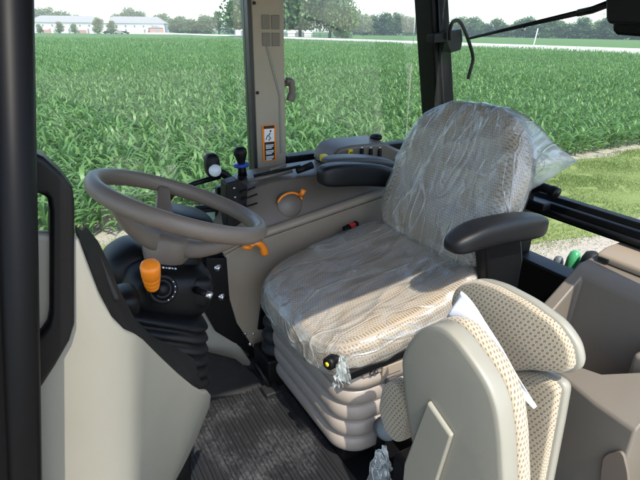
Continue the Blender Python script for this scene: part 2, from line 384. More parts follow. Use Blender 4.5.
def blades(name, n, area, hmax, wid, mat, seed, label, cat):
    r = np.random.default_rng(seed); x, y = area(r, n); n = len(x)
    az = r.uniform(0, 6.283, n); h = r.uniform(.3, 1, n)*hmax*(1+.5*np.sin(x*2.1)*np.sin(y*3+x)); ln = r.uniform(.2, .9, n)*h
    dx, dy = np.cos(az), np.sin(az); px, py = -dy*wid/2, dx*wid/2
    V = np.zeros((n, 4, 3), np.float32)
    V[:, 0] = np.c_[x-px, y-py, np.full(n, G)]; V[:, 1] = np.c_[x+px, y+py, np.full(n, G)]
    V[:, 2] = np.c_[x+px*.6+dx*ln*.4, y+py*.6+dy*ln*.4, G+h*.65]; V[:, 3] = np.c_[x+dx*ln, y+dy*ln, G+h]
    me = bpy.data.meshes.new(name); me.vertices.add(4*n); me.vertices.foreach_set('co', V.ravel())
    me.loops.add(4*n); me.loops.foreach_set('vertex_index', np.arange(4*n, dtype=np.int32))
    me.polygons.add(n); me.polygons.foreach_set('loop_start', np.arange(0, 4*n, 4, dtype=np.int32))
    me.update(calc_edges=True)
    return tag(link(name, me, None, mat, False), label, cat, kind='stuff')
def verge(r, n):
    x = r.uniform(-2, 14, n); y = 3.3+2.98*r.beta(1.5, 1.5, n)
    k = np.array([noise.noise(Vector((a*2.8, b*3.4, 0))) > -.42+.5*max(0, abs(b-4.8)-1.2) for a, b in zip(x, y)]); return x[k], y[k]
blades('grass', 150000, verge, .045, .006, M['grassb'], 3, 'short mown grass strip between the gravel and the corn', 'grass')

# gravel stones: irregular, uncountable
def stones():
    n = 9000; r = np.random.default_rng(5)
    x = r.uniform(-1, 13, n); y = np.where(r.random(n) < .6, r.uniform(2.2, 3.7, n), r.uniform(6.05, 6.9, n)); s = r.uniform(.005, .016, n)
    base = np.array([(1,0,0),(0,1,0),(-1,0,0),(0,-1,0),(0,0,.8),(0,0,-.8)], float)
    F = np.array([(0,1,4),(1,2,4),(2,3,4),(3,0,4),(1,0,5),(2,1,5),(3,2,5),(0,3,5)])
    P = base[None]*s[:, None, None]*r.uniform(.6, 1.3, (n, 6, 1)); a = r.uniform(0, 6.28, n); c, q = np.cos(a)[:, None], np.sin(a)[:, None]
    X = P[..., 0]*c-P[..., 1]*q+x[:, None]; Y = P[..., 0]*q+P[..., 1]*c+y[:, None]; Z = P[..., 2]+G+.008
    V = np.stack([X, Y, Z], -1).reshape(-1, 3)
    FI = (F[None]+np.arange(n)[:, None, None]*6).reshape(-1, 3)
    me = bpy.data.meshes.new('stones'); me.from_pydata(V.tolist(), [], FI.tolist())
    tag(link('loose_gravel', me, None, M['gravel'], False), 'loose pale gravel stones scattered along the track', 'gravel', kind='stuff')
stones()

# ------------------------------------------------------------------ corn field
def corn_variant(r, nl, ns, H):
    V = []; F = []
    def strip(pts, ws, side):
        b = len(V)
        for p, w_ in zip(pts, ws):
            V.append(p - side*w_*.5); V.append(p + side*w_*.5)
        for i in range(len(pts)-1): F.append((b+2*i, b+2*i+1, b+2*i+3, b+2*i+2))
    for a in (0, math.pi/2):
        strip([np.array((0, 0, 0.)), np.array((0, 0, H*.7))], [.026, .014], np.array((math.cos(a), math.sin(a), 0)))
    az0 = r.uniform(0, 6.28)
    for i in range(nl):
        f = i/(nl-1); z0 = H*(.10+.62*f); az = az0 + (i % 2)*math.pi + r.normal(0, .45)
        Lg = H*(.50+.30*math.sin(math.pi*min(1, f+.2)))*r.uniform(.8, 1.15); el = R(42+38*f)+r.normal(0, .12)
        d = np.array((math.cos(az), math.sin(az), 0)); side = np.array((-d[1], d[0], r.normal(0, .35))); side /= np.linalg.norm(side)
        p = np.array((0, 0, z0)); pts = [p]; e = el; tw = r.normal(0, .5)
        for k in range(ns):
            e -= (R(92)+r.normal(0, .3))/ns*(.35+.9*k/ns)
            p = p + (d*math.cos(e)+np.array((0, 0, math.sin(e))))*Lg/ns; pts.append(p)
        t = np.linspace(0, 1, ns+1); ws = .043*np.clip(np.sin(np.pi*(t*.86+.14))**.7, .08, 1)*r.uniform(.8, 1.15); ws[-1] = .006
        strip(pts, ws, side)
    return np.array(V), np.array(F)
def corn():
    Vs = []; Fs = []; off = 0; r = np.random.default_rng(11)
    def place(xs, ys, variants, smin, smax):
        nonlocal off
        k = r.integers(0, len(variants), len(xs))
        for vi, (V, F) in enumerate(variants):
            s = k == vi; n = int(s.sum())
            if not n: continue
            x, y = xs[s], ys[s]; a = r.uniform(0, 6.283, n); sc_ = r.uniform(smin, smax, n)
            patch = 1+.12*np.sin(x*.21+1)*np.sin(y*.17)
            sc_ = sc_*patch
            ca, sa = np.cos(a)[:, None], np.sin(a)[:, None]
            P = V[None]*sc_[:, None, None]
            X = P[..., 0]*ca - P[..., 1]*sa + x[:, None]; Y = P[..., 0]*sa + P[..., 1]*ca + y[:, None]; Z = P[..., 2] + G
            Vs.append(np.stack([X, Y, Z], -1).reshape(-1, 3))
            Fs.append((F[None]+np.arange(n)[:, None, None]*len(V)).reshape(-1, 4)+off); off += n*len(V)
    def region(d0, d1, rs, ps):
        ys = np.arange(6.55, d1, rs); X = []; Y = []
        for i, y in enumerate(ys):
            x = np.arange(-.17*y-2, min(RX0-3, y*2.9+4), ps); x = x + r.normal(0, ps*.22, len(x))
            yy = np.full(len(x), y)+r.normal(0, .035, len(x)); d = np.hypot(x, yy); jd = r.normal(0, 2.0, len(x))
            s = (d+jd >= d0) & (d+jd < d1); X.append(x[s]); Y.append(yy[s])
        return np.concatenate(X), np.concatenate(Y)
    near = [corn_variant(r, 11, 5, .49) for _ in range(9)]; mid = [corn_variant(r, 9, 3, .54) for _ in range(6)]; far = [corn_variant(r, 6, 2, .56) for _ in range(5)]
    x, y = region(0, 26, .52, .105); place(x, y, near, .78, 1.2)
    x, y = region(26, 60, .56, .145); place(x, y, mid, .85, 1.25)
    x, y = region(60, 120, .78, .34); place(x*1., y, far, 1.05, 1.45)
    # dense inner mass under the far plants
    nx, ny = 130, 130; xs = np.linspace(-60, RX0-2, nx+1); ys = np.linspace(34, 215, ny+1)
    gx, gy = np.meshgrid(xs, ys); gz = G+.30+.12*r.random(gx.shape)+.16*np.clip((gy-60)/60, 0, 1)
    gz[0, :] = G
    Vg = np.stack([gx, gy, gz], -1).reshape(-1, 3)
    ii = (np.arange(ny)[:, None]*(nx+1)+np.arange(nx)[None]).ravel()
    Fg = np.stack([ii, ii+1, ii+nx+2, ii+nx+1], -1)+off
    nplant = sum(len(f) for f in Fs)
    Vs.append(Vg); Fs.append(Fg); V = np.concatenate(Vs).astype(np.float32); F = np.concatenate(Fs).astype(np.int32)
    me = bpy.data.meshes.new('corn'); me.vertices.add(len(V)); me.vertices.foreach_set('co', V.ravel())
    me.loops.add(F.size); me.loops.foreach_set('vertex_index', F.ravel())
    me.polygons.add(len(F)); me.polygons.foreach_set('loop_start', np.arange(0, F.size, 4, dtype=np.int32))
    me.materials.append(M['corn']); me.materials.append(M['canopy'])
    mi = np.zeros(len(F), np.int32); mi[nplant:] = 1; me.polygons.foreach_set('material_index', mi)
    me.update(calc_edges=True)
    print('corn faces', len(F))
    o = bpy.data.objects.new('corn_field', me); col.objects.link(o)
    tag(o, 'knee high green corn planted in rows across the whole field', 'corn', kind='stuff')
corn()
# second crop field beyond the road, low green crop
sheet('far_field', RX1+2, 330, -200, 420, G+.25, M['canopy'])

# ------------------------------------------------------------------ far trees
def crown_bm(H, Wd, n, seed, leaf, base=.22, lobes=7, shape=1.):
    r = random.Random(seed); bm = bmesh.new(); L = []
    for i in range(lobes):
        a = r.uniform(0, 6.28); rr = r.uniform(.1, .62)*Wd/2; z = H*r.uniform(base+.12, .84)
        L.append((Vector((math.cos(a)*rr*(1.15-z/H*.6), math.sin(a)*rr*(1.15-z/H*.6), z)), Wd*r.uniform(.20, .34)*shape))
    L.append((Vector((0, 0, H*.82)), Wd*.22))
    for i in range(n):
        c, s = r.choice(L); d = Vector((r.gauss(0, 1), r.gauss(0, 1), r.gauss(0, .8))).normalized()*s*(r.random()**.45)
        p = c+d
        if p.z < H*base*.8: continue
        a = Vector((r.gauss(0, 1), r.gauss(0, 1), r.gauss(0, 1))).normalized(); b = a.orthogonal().normalized(); q = a.cross(b)
        s2 = leaf*r.uniform(.5, 1.3)
        bm.faces.new([bm.verts.new(p+(b*x+q*y)*s2) for x, y in ((-1, -.5), (.3, -.9), (1, .4), (-.3, .8))])
    return bm
def trunk_bm(H, rad, seed, base=.22):
    r = random.Random(seed); bm = bmesh.new()
    tube(bm, [(0, 0, 0), (r.uniform(-.1, .1), 0, H*.25), (r.uniform(-.3, .3), r.uniform(-.2, .2), H*.7)], [rad, rad*.75, rad*.2], 8)
    for k in range(5):
        a = k*1.3+r.random(); z = H*(base+.05+.08*k)
        tube(bm, [(0, 0, z), (math.cos(a)*H*.12, math.sin(a)*H*.12, z+H*.12), (math.cos(a)*H*.2, math.sin(a)*H*.2, z+H*.27)], [rad*.45, rad*.3, rad*.1], 6)
    return bm
TREES = {}
def tree(kind, px, base_py, D, H, Wd, label, group=None, rz=0.):
    """px: bearing measured in the photo; D: distance in metres along the ground"""
    d = Fv*FPX + Rv*(px-320) - Uv*(33-240); b = math.atan2(d.x, d.y)
    loc = Vector((math.sin(b)*D, math.cos(b)*D, G))
    if kind not in TREES:
        p = dict(big=(14000, 12, .21, .16, 16, M['tree']), round=(4200, 6, .22, .03, 10, M['tree']), light=(3800, 6, .22, .02, 9, M['treey']), thin=(1500, 4.2, .26, .12, 9, M['tree']))[kind]
        TREES[kind] = (bm_obj('crown', crown_bm(10, {'big': 11, 'round': 9, 'light': 9, 'thin': 5}[kind], p[0], len(kind)*7+3, p[2]*1.1, p[3], p[4]), p[5], None, False), bm_obj('trunk', trunk_bm(10, .3, 4, p[3]), M['bark'], None))
        c, t = TREES[kind]; col.objects.unlink(c); col.objects.unlink(t)
    c0, t0 = TREES[kind]; base = {'big': 11, 'round': 9, 'light': 9, 'thin': 5}[kind]
    o = bpy.data.objects.new('tree', None); col.objects.link(o); o.location = loc; o.rotation_euler.z = rz
    o.scale = (Wd/base, Wd/base, H/10)
    tag(o, label, 'tree', group)
    for s in (c0, t0):
        k = s.copy(); col.objects.link(k); k.parent = o; k.location = (0, 0, 0)
    return o
T = tree
T('big', 262, 37, 165, 20, 22, 'tall leafy tree partly hidden behind the beige window pillar', 'tall trees by the farmstead', 1)
T('big', 300, 37, 168, 21, 21, 'tall broad tree just right of the beige window pillar', 'tall trees by the farmstead', 2.2)
T('big', 330, 37, 160, 17.5, 16, 'tall broad tree at the right end of the farmstead group', 'tall trees by the farmstead', 4)
T('light', 342, 37, 182, 5, 8, 'low yellow green tree under the right side of the tall trees', None, 0)
T('round', 178, 37, 300, 8, 14, 'low round green tree right of the white apartment building', 'low trees in the gap', 1)
T('round', 193, 37, 262, 7.2, 12, 'dense low tree, left one of the two standing in front of the distant gap', 'low trees in the gap', 2)
T('round', 206, 37, 260, 7.6, 13, 'dense low tree, right one of the two standing in front of the distant gap', 'low trees in the gap', 5)
T('thin', 219, 37, 250, 11, 7, 'slender brownish tree standing alone left of the beige pillar', None, 2)
T('light', 232, 37, 330, 10, 15, 'pale distant tree behind the white shed', None, 2)
for i, (px, D, H, W_) in enumerate([(40, 420, 15, 26), (52, 430, 16, 24), (66, 425, 14, 22), (78, 440, 12, 18), (118, 440, 13, 20), (131, 420, 17, 20), (143, 425, 15, 18), (165, 400, 13, 20), (182, 420, 12, 18), (205, 420, 13, 22)]):
    T(['round', 'light'][i % 2], px, 33, D, H, W_, 'distant tree top showing above the building roofs at left', 'tree tops behind the apartment building', i*1.1)
for i, (px, D, H, W_) in enumerate([(354, 330, 15, 20), (364, 320, 12, 16), (374, 330, 12, 16), (384, 325, 13, 18), (396, 330, 13, 17), (408, 330, 11, 18), (419, 325, 12, 16), (460, 330, 11, 20), (474, 330, 11, 17)]):
    T(['round', 'light', 'round'][i % 3], px, 38, D, H, W_, 'distant tree in the line either side of the black rear pillar', 'distant tree line near the black pillar', i*.9)
for i in range(17):
    px = 486+i*10.5; T(['round', 'light', 'round', 'round'][(i*7) % 4], px, 40, 300-i*3, [7, 9.5, 6.2, 8.5, 10, 6.5, 9, 7.5][i % 8], [15, 13, 17, 12][i % 4], 'distant tree in the far line beyond the road at right', 'distant tree line beyond the road', i*1.7)

# ------------------------------------------------------------------ apartment building, shed, poles, fence
M['siding'] = plastic('white_siding', (.82, .82, .80), .7, 0); M['brick'] = plastic('red_brick', (.38, .22, .18), .9, 0)
M['roofm'] = plastic('grey_shingles', (.24, .24, .235), .9, 0, var=.15); M['dglass'] = plastic('dark_window_glass', (.16, .18, .20), .1, 0)
def bearing(px): 
    d = Fv*FPX + Rv*(px-320) - Uv*(33-240); return math.atan2(d.x, d.y)
def ground_pt(px, D): b = bearing(px); return Vector((math.sin(b)*D, math.cos(b)*D, G))
A0, A1 = ground_pt(30, 318), ground_pt(165, 300)
ax_ = (A1-A0).normalized(); Lb = (A1-A0).length; an = math.atan2(ax_.y, ax_.x)
apt = thing('apartment_building', A0, 'long low white apartment building with grey roof and red brick panels beyond the corn', 'building')
apt.rotation_euler.z = an
def apart(name, bm, mat, parent=apt, sm=False):
    o = bm_obj(name, bm, mat, None, sm); o.parent = parent; return o
bm = bmesh.new(); box(bm, (0, 0, 0), (Lb, 14, 5.2)); apart('wall', bm, M['siding'])
bm = bmesh.new()
E_ = .8; zr = 9.0
for (x0, x1) in ((-E_, Lb*.52), (Lb*.52+.4, Lb+E_)):
    h = 5.15; v = [bm.verts.new(p) for p in ((x0, -E_, h), (x1, -E_, h), (x1, 14+E_, h), (x0, 14+E_, h), (x0+5, 7, zr-.5), (x1-5, 7, zr-.5))]
    for f in ((0, 1, 5, 4), (1, 2, 5), (2, 3, 4, 5), (3, 0, 4), (3, 2, 1, 0)): bm.faces.new([v[i] for i in f])
roof = apart('roof', bm, M['roofm'])
bm = bmesh.new(); v = [(Lb*.5, -.9, 5.2), (Lb*.5+7, -.9, 5.2), (Lb*.5+3.5, -.9, 8.6)]; prism(bm, v, (0, 6, 0)); apart('gable', bm, M['siding'])
for k in range(4):
    x = Lb*(.09+.26*k)
    bm = bmesh.new(); box(bm, (x, -.25, 0), (x+4.4, .1, 1.7)); apart('brick_panel', bm, M['brick'])
for k in range(14):
    x = 2+k*(Lb-4)/14; z0 = 3.1
    bm = bmesh.new(); box(bm, (x, -.12, z0), (x+.9, .08, z0+1.0)); wn = apart('window', bm, M['dglass'])
for k in range(6):
    x = Lb*(.14+.14*k); bm = bmesh.new(); box(bm, (x, -.08, 0), (x+1.1, .1, 2.3)); apart('door', bm, M['roofm'])
for px, H in ((60, 6.5), (75, 5.5), (99, 9), (113, 7.5), (40, 5)):
    T('light', px, 33, 292, H*.85, H*.9, 'small yard tree in front of the white apartment building', 'yard trees by the apartment building', px)
def car(px, D, mat, label):
    p = ground_pt(px, D); t = thing('parked_car', p, label, 'car', 'cars parked by the apartment building'); t.rotation_euler.z = an
    bm = bmesh.new(); prism(bm, [Vector(q) for q in ((-2.2, -.85, .35), (2.2, -.85, .35), (2.2, -.85, .85), (1.2, -.85, .95), (.6, -.85, 1.45), (-1.2, -.85, 1.45), (-1.9, -.85, .95), (-2.2, -.85, .85))], (0, 1.7, 0))
    o = bm_obj('body', bm, mat, None, False, .08); o.parent = t
    for sx in (-1.35, 1.35):
        for sy in (-.86, .7):
            bm = bmesh.new(); cyl(bm, (sx, sy, .33), (sx, sy+.16, .33), .33, n=16); o = bm_obj('wheel', bm, M['blackr'], None); o.parent = t
car(108, 285, M['ink'], 'black parked car, left of the three by the white building')
car(119, 284, M['roofm'], 'grey parked car between two others by the white building')
car(125, 286, M['ink'], 'black parked car, right of the three by the white building')
# farm shed
def shed(name, px, D, w_, d_, h, wall, roofc, label, cat='shed'):
    p = ground_pt(px, D); t = thing(name, p, label, cat); t.rotation_euler.z = -bearing(px)+.1
    bm = bmesh.new(); box(bm, (-w_/2, 0, 0), (w_/2, d_, h)); o = bm_obj('wall', bm, wall, None, False); o.parent = t
    bm = bmesh.new(); prism(bm, [Vector(q) for q in ((-w_/2-.3, -.3, h-.02), (w_/2+.3, -.3, h-.02), (0, -.3, h*1.35))], (0, d_+.6, 0)); o = bm_obj('roof', bm, roofc, None, False); o.parent = t
    bm = bmesh.new(); box(bm, (-w_/6, -.06, 0), (w_/6, .02, h*.75)); o = bm_obj('door', bm, M['roofm'], None, False); o.parent = t
shed('shed', 243, 215, 5.5, 5, 3.0, M['siding'], M['roofm'], 'small white shed with grey roof left of the beige pillar')
shed('red_barn', 157, 296, 7, 6, 3.0, M['brick'], M['roofm'], 'low red brick outbuilding at the right end of the white building', 'outbuilding')
shed('farmhouse', 300, 195, 9, 7, 3.0, M['siding'], M['roofm'], 'pale farmhouse half hidden among the trunks of the tall trees', 'house')
# yard fence
f0, f1 = ground_pt(279, 168), ground_pt(345, 166); fd = (f1-f0).normalized()
fen = thing('rail_fence', f0, 'grey post and rail fence below the tall trees', 'fence'); fen.rotation_euler.z = math.atan2(fd.y, fd.x); Lf = (f1-f0).length
for k in range(9):
    bm = bmesh.new(); box(bm, (k*Lf/8-.09, -.09, 0), (k*Lf/8+.09, .09, 1.7)); o = bm_obj('post', bm, M['roofm'], None, False); o.parent = fen
for z in (.6, 1.1, 1.55):
    bm = bmesh.new(); box(bm, (0, -.12, z), (Lf, -.094, z+.14)); o = bm_obj('rail', bm, M['roofm'], None, False); o.parent = fen
# utility poles
def pole(px, D, H, label):
    p = ground_pt(px, D); t = thing('utility_pole', p, label, 'utility pole', 'utility poles along the far road'); t.rotation_euler.z = -bearing(px)
    bm = bmesh.new(); cyl(bm, (0, 0, 0), (0, 0, H), .16, .11, 10); o = bm_obj('post', bm, M['grey'], None); o.parent = t
    bm = bmesh.new(); box(bm, (-1.1, -.16, H-.9), (1.1, -.05, H-.72)); o = bm_obj('crossarm', bm, M['grey'], None, False); o.parent = t
pole(363, 240, 12, 'thin utility pole just left of the black rear pillar, beyond the corn')
pole(407, 300, 11, 'thin distant utility pole closest to the black rear pillar, half lost in haze')
pole(600, 300, 12, 'thin utility pole with a crossarm above the trees at right')
# white marker post by the road
p = aX(RX0-1.2, 533, 44); p.z = G
mk = thing('marker_post', p, 'leaning thin white marker post beside the far road', 'post')
bm = bmesh.new(); cyl(bm, (0, 0, 0), (.5, 0, 3.0), .07, .06, 10); o = bm_obj('post', bm, M['white'], None); o.parent = mk
#@@CAB@@
# ================================================================== tractor cab
cab = thing('tractor_cab', (.6, 1.17, 0), 'open tractor cab with black and beige pillars, glass and roof around the seats', 'tractor cab')
def P(name, bm, mat, parent=cab, **k): return bm_obj(name, bm, mat, parent, **k)
bm = bmesh.new(); box(bm, (-.95, .42, -.06), (1.62, 1.95, 0)); P('floor', bm, M['black'], smooth=False)
bm = bmesh.new(); box(bm, (-1.2, .75, -.75), (2.2, 1.6, -.061)); P('chassis', bm, M['blackr'], smooth=False)
bm = bmesh.new(); box(bm, (-.75, .30, 1.56), (1.70, 2.06, 1.76)); P('roof', bm, M['beige'], bevel=.04)
bm = bmesh.new(); box(bm, (-.7, .36, 1.52), (1.64, 2.0, 1.558)); P('headliner', bm, M['console'], smooth=False)
# near left pillar: painted body, rubber seal strip
def slant(x0, x1, y0, y1, zt, zb, s):   # slanted bar: x measured at z=1.24, s = dx/dz
    f = lambda x, z: x+(z-1.24)*s
    return [Vector((f(x0, zb), y0, zb)), Vector((f(x1, zb), y0, zb)), Vector((f(x1, zb), y1, zb)), Vector((f(x0, zb), y1, zb))], [Vector((f(x0, zt), y0, zt)), Vector((f(x1, zt), y0, zt)), Vector((f(x1, zt), y1, zt)), Vector((f(x0, zt), y1, zt))]
bm = bmesh.new(); a, b = slant(-.12, .006, .43, .52, 1.55, 0, .17); prism(bm, a, b); fp = P('front_pillar', bm, M['blackg'], bevel=.012, seg=3)
bm = bmesh.new(); tube(bm, [(.005-.17*1.24, .425, 0), (.005+.17*.31, .425, 1.55)], .0135, 12); P('door_seal', bm, M['blackg'], fp)
for k_, (x_, r_) in enumerate(((-.030, .005), (-.062, .007), (-.085, .004))):
    bm = bmesh.new(); tube(bm, [(x_-.17*1.24, .428, 0), (x_+.17*.31, .428, 1.55)], r_, 10); P('pillar_bead', bm, M['blackg'], fp)
# grab handle loop on that pillar
HY = .475
outer = [(26, 150), (44, 158), (62, 174), (73, 189), (75, 205), (75, 325), (70, 342), (55, 368), (42, 388), (26, 400)]
inner = [(26, 196), (34, 194), (44, 195), (48, 200), (50, 212), (50, 312), (48, 324), (42, 333), (34, 339), (26, 342)]
def loop_frame(bm, o, i, y0, y1, fn=aY):
    O = [fn(y0, *p) for p in o]; I = [fn(y0, *p) for p in i]; n = len(o); d = Vector((0, y1-y0, 0))
    c = sum(O, Vector())/n
    vo = [bm.verts.new(p) for p in O]; vi = [bm.verts.new(p) for p in I]; wo_ = [bm.verts.new(p+d) for p in O]; wi = [bm.verts.new(p+d) for p in I]
    for k in range(n-1):
        for q in ((vo[k], vo[k+1], vi[k+1], vi[k]), (wo_[k+1], wo_[k], wi[k], wi[k+1]), (vo[k+1], vo[k], wo_[k], wo_[k+1]), (vi[k], vi[k+1], wi[k+1], wi[k])): bm.faces.new(q)
    for k in (0, n-1): bm.faces.new((vo[k], vi[k], wi[k], wo_[k]))
bm = bmesh.new(); loop_frame(bm, outer, inner, HY, HY+.032); P('grab_handle', bm, M['black'], bevel=.006, seg=3)
# right middle pillar with vents, label, bolts
def ypoly(y0, pts, th, bmx=None):
    b_ = bmx or bmesh.new(); prism(b_, [aY(y0, *p) for p in pts], (0, th, 0)); return b_
px_ = lambda x, y: (x, y)
XL, XR = .792, .925
bm = bmesh.new(); prism(bm, [Vector(v) for v in ((XL, 1.90, .6), (XR, 1.90, .6), (XR+.012, 1.94, .6), (XR-.02, 1.985, .6), (XL+.02, 1.985, .6), (XL, 1.95, .6))], (0, 0, .955))
mp = P('side_pillar', bm, M['pillar'], bevel=.006)
bm = bmesh.new(); box(bm, (.776, 1.895, .6), (.7915, 1.96, 1.555)); P('door_seal', bm, M['ink'], mp, bevel=.003)
for (x0, x1) in ((.832, .864), (.872, .906)):
    for (a_, b_) in ((0, -14), (14, 30), (32, 47)):
        z1 = aY(1.899, 265, a_).z; z0 = aY(1.899, 265, b_).z; lo, hi = min(z0, z1), max(z0, z1)
        bm = bmesh.new(); box(bm, (x0, 1.8955, lo+.003), (x1, 1.9005, hi-.003)); P('vent_slot', bm, M['taupe'], mp, bevel=.002)
bm = bmesh.new(); prism(bm, [Vector((.838, 1.8965, 1.19)), Vector((.846, 1.8965, 1.20)), Vector((.905, 1.8965, .98)), Vector((.905, 1.8965, .74)), Vector((.897, 1.8965, .74)), Vector((.897, 1.8965, .97))], (0, .005, 0)); P('sun_streak_strip', bm, M['beige'], mp, bevel=.001)  # raised beige strip shaped and coloured to stand for a streak of sun
for z in (aY(1.9, 252, 3).z, aY(1.9, 252, 93).z, aY(1.9, 252, 172).z):
    bm = bmesh.new(); cyl(bm, (.803, 1.8995, z), (.803, 1.893, z), .006, n=14); P('bolt', bm, M['ink'], mp)
# warning label
c = aY(1.894, 269.5, 144); lb = bmesh.new(); box(lb, (c.x-.030, 1.8945, c.z-.072), (c.x+.030, 1.8975, c.z+.078)); lab = P('warning_label', lb, M['orange'], mp, smooth=False)
lb = bmesh.new(); box(lb, (c.x-.022, 1.893, c.z+.010), (c.x+.022, 1.8946, c.z+.062)); P('pictogram_panel', lb, M['white'], lab, smooth=False)
lb = bmesh.new()
box(lb, (c.x-.022, 1.893, c.z-.066), (c.x+.022, 1.8947, c.z+.008)); P('text_panel', lb, M['ink'], lab, smooth=False)
lb = bmesh.new(); box(lb, (c.x-.024, 1.893, c.z+.064), (c.x+.024, 1.8947, c.z+.075)); P('heading_strip', lb, M['ink'], lab, smooth=False)
lb = bmesh.new()
for k in range(3):
    for j in range(3):
        zz = c.z-.004-k*.024-j*.0062; box(lb, (c.x-.018, 1.8917, zz-.0018), (c.x+.018-(.009 if j == 2 else .002*j), 1.8931, zz+.0018))
P('text_lines', lb, M['white'], lab, smooth=False)
lb = bmesh.new(); tube(lb, [(c.x+.004, 1.8925, c.z+.046), (c.x-.004, 1.8925, c.z+.034), (c.x+.006, 1.8925, c.z+.024), (c.x-.004, 1.8925, c.z+.016)], .0022, 6); cyl(lb, (c.x+.006, 1.8935, c.z+.053), (c.x+.006, 1.8922, c.z+.053), .004, n=12)
tube(lb, [(c.x-.016, 1.8925, c.z+.018), (c.x-.008, 1.8925, c.z+.038)], .0016, 6); P('pictogram', lb, M['ink'], lab)
# window latch
q = aY(1.93, 281, 84); bm = bmesh.new(); tube(bm, [q, aY(1.93, 288, 83)], .012, 12); lt = P('window_latch', bm, M['console'])
bm = bmesh.new(); tube(bm, smooth_path([aY(1.92, 286, 81), aY(1.92, 291, 82), aY(1.92, 292, 92), aY(1.92, 290, 101)]), [.014]*13+[.018]*6, 12); P('handle', bm, M['console'], lt)
# rear pillar (leans back), window rubber
RY = 1.72
def lean(x0, x1, y0, y1, zb, zt):
    bl, br = aY(RY, x0[1], 110), aY(RY, x1[1], 110); tl, tr = aY(RY, x0[0], 0), aY(RY, x1[0], 0)
    f = lambda lo, hi, z: lo.x+(hi.x-lo.x)*(z-lo.z)/(hi.z-lo.z)
    r = lambda z: [Vector((f(bl, tl, z), y0, z)), Vector((f(br, tr, z), y0, z)), Vector((f(br, tr, z)-.01, y1, z)), Vector((f(bl, tl, z)+.01, y1, z))]
    return r(zb), r(zt)
bm = bmesh.new(); a, b = lean((431, 437), (449, 455), RY, RY+.12, .0, 1.555); prism(bm, a, b); rp = P('rear_pillar', bm, M['blackg'], bevel=.008)
bm = bmesh.new(); a, b = lean((441, 447), (450, 456), RY+.012, RY+.10, .0, 1.555); prism(bm, a, b); P('window_seal', bm, M['blackg'], rp, bevel=.004)
bm = bmesh.new(); a, b = lean((436, 442), (438, 444), RY-.006, RY+.004, .5, 1.5); prism(bm, a, b); P('pillar_groove', bm, M['black'], rp)
bm = bmesh.new(); box(bm, (1.22, .335, .35), (1.31, .415, 1.555)); P('rear_pillar', bm, M['blackg'], bevel=.008)
bm = bmesh.new(); box(bm, (1.20, .30, -.02), (1.62, .385, .52)); P('wheel_arch', bm, M['black'], bevel=.02)
# coat hook
bm = bmesh.new(); tube(bm, smooth_path([aY(1.66, *p) for p in ((450, 40), (450, 30), (453, 22), (459, 21), (464, 29), (470, 45), (473, 58), (471, 68), (468, 79))], 5), .0075, 10); P('coat_hook', bm, M['black'])
bm = bmesh.new(); prism(bm, [aY(1.675, *p) for p in ((434, 34), (462, 29), (463, 40), (461, 50), (451, 53), (447, 42), (434, 43))], (0, .045, 0)); P('window_hinge', bm, M['black'], bevel=.004)
# glass
bm = bmesh.new(); box(bm, (-.55, 1.93, .30), (.776, 1.936, 1.54)); P('side_window', bm, M['glass'], smooth=False)
bm = bmesh.new(); box(bm, (.93, 1.895, .60), (1.62, 1.965, .722)); P('window_sill', bm, M['black'], bevel=.006)
bm = bmesh.new(); box(bm, (.95, 1.93, .715), (1.60, 1.936, 1.54)); P('side_window', bm, M['glass'], smooth=False)
bm = bmesh.new(); box(bm, (1.56, .46, .69), (1.566, 1.71, 1.54)); P('rear_window', bm, M['glass_r'], smooth=False)
bm = bmesh.new(); box(bm, (-.60, .5, .3), (-.594, 1.9, 1.54)); P('windscreen', bm, M['glass'], smooth=False)
bm = bmesh.new(); box(bm, (-.62, 1.90, .0), (-.55, 1.97, 1.555)); P('front_pillar', bm, M['blackg'], bevel=.01)
# front bonnet beyond the windscreen (outside the photo, keeps the tractor whole)
bm = bmesh.new(); box(bm, (-.594, .5, -.05), (-.55, 1.93, .30)); P('front_wall', bm, M['black'], smooth=False)
# right lower wall
bm = bmesh.new(); box(bm, (-.55, 1.80, .0), (.60, 1.86, .30)); P('side_wall', bm, M['taupe_l'], bevel=.01)
bm = bmesh.new(); box(bm, (-.55, 1.86, .0), (1.5, 1.95, .298)); P('lower_frame', bm, M['black'], smooth=False)
# sloping light kick panel seen under the steering column
bm = bmesh.new(); v = [aY(1.66, 150, 285), aY(1.62, 196, 282), aY(1.60, 222, 318), aY(1.52, 262, 378), aY(1.52, 252, 392), aY(1.58, 200, 352), aY(1.62, 150, 350)]
prism(bm, v, (-.02, .06, -.01)); P('kick_panel', bm, M['beige'], bevel=.006)
bm = bmesh.new(); v = [aY(1.56, 150, 350), aY(1.55, 200, 349), aY(1.48, 236, 358), aY(1.42, 266, 382), aY(1.38, 268, 392), aY(1.40, 200, 398), aY(1.40, 150, 400)]
prism(bm, v, (-.05, .08, -.12)); P('floor_step', bm, M['blackr'], bevel=.01)
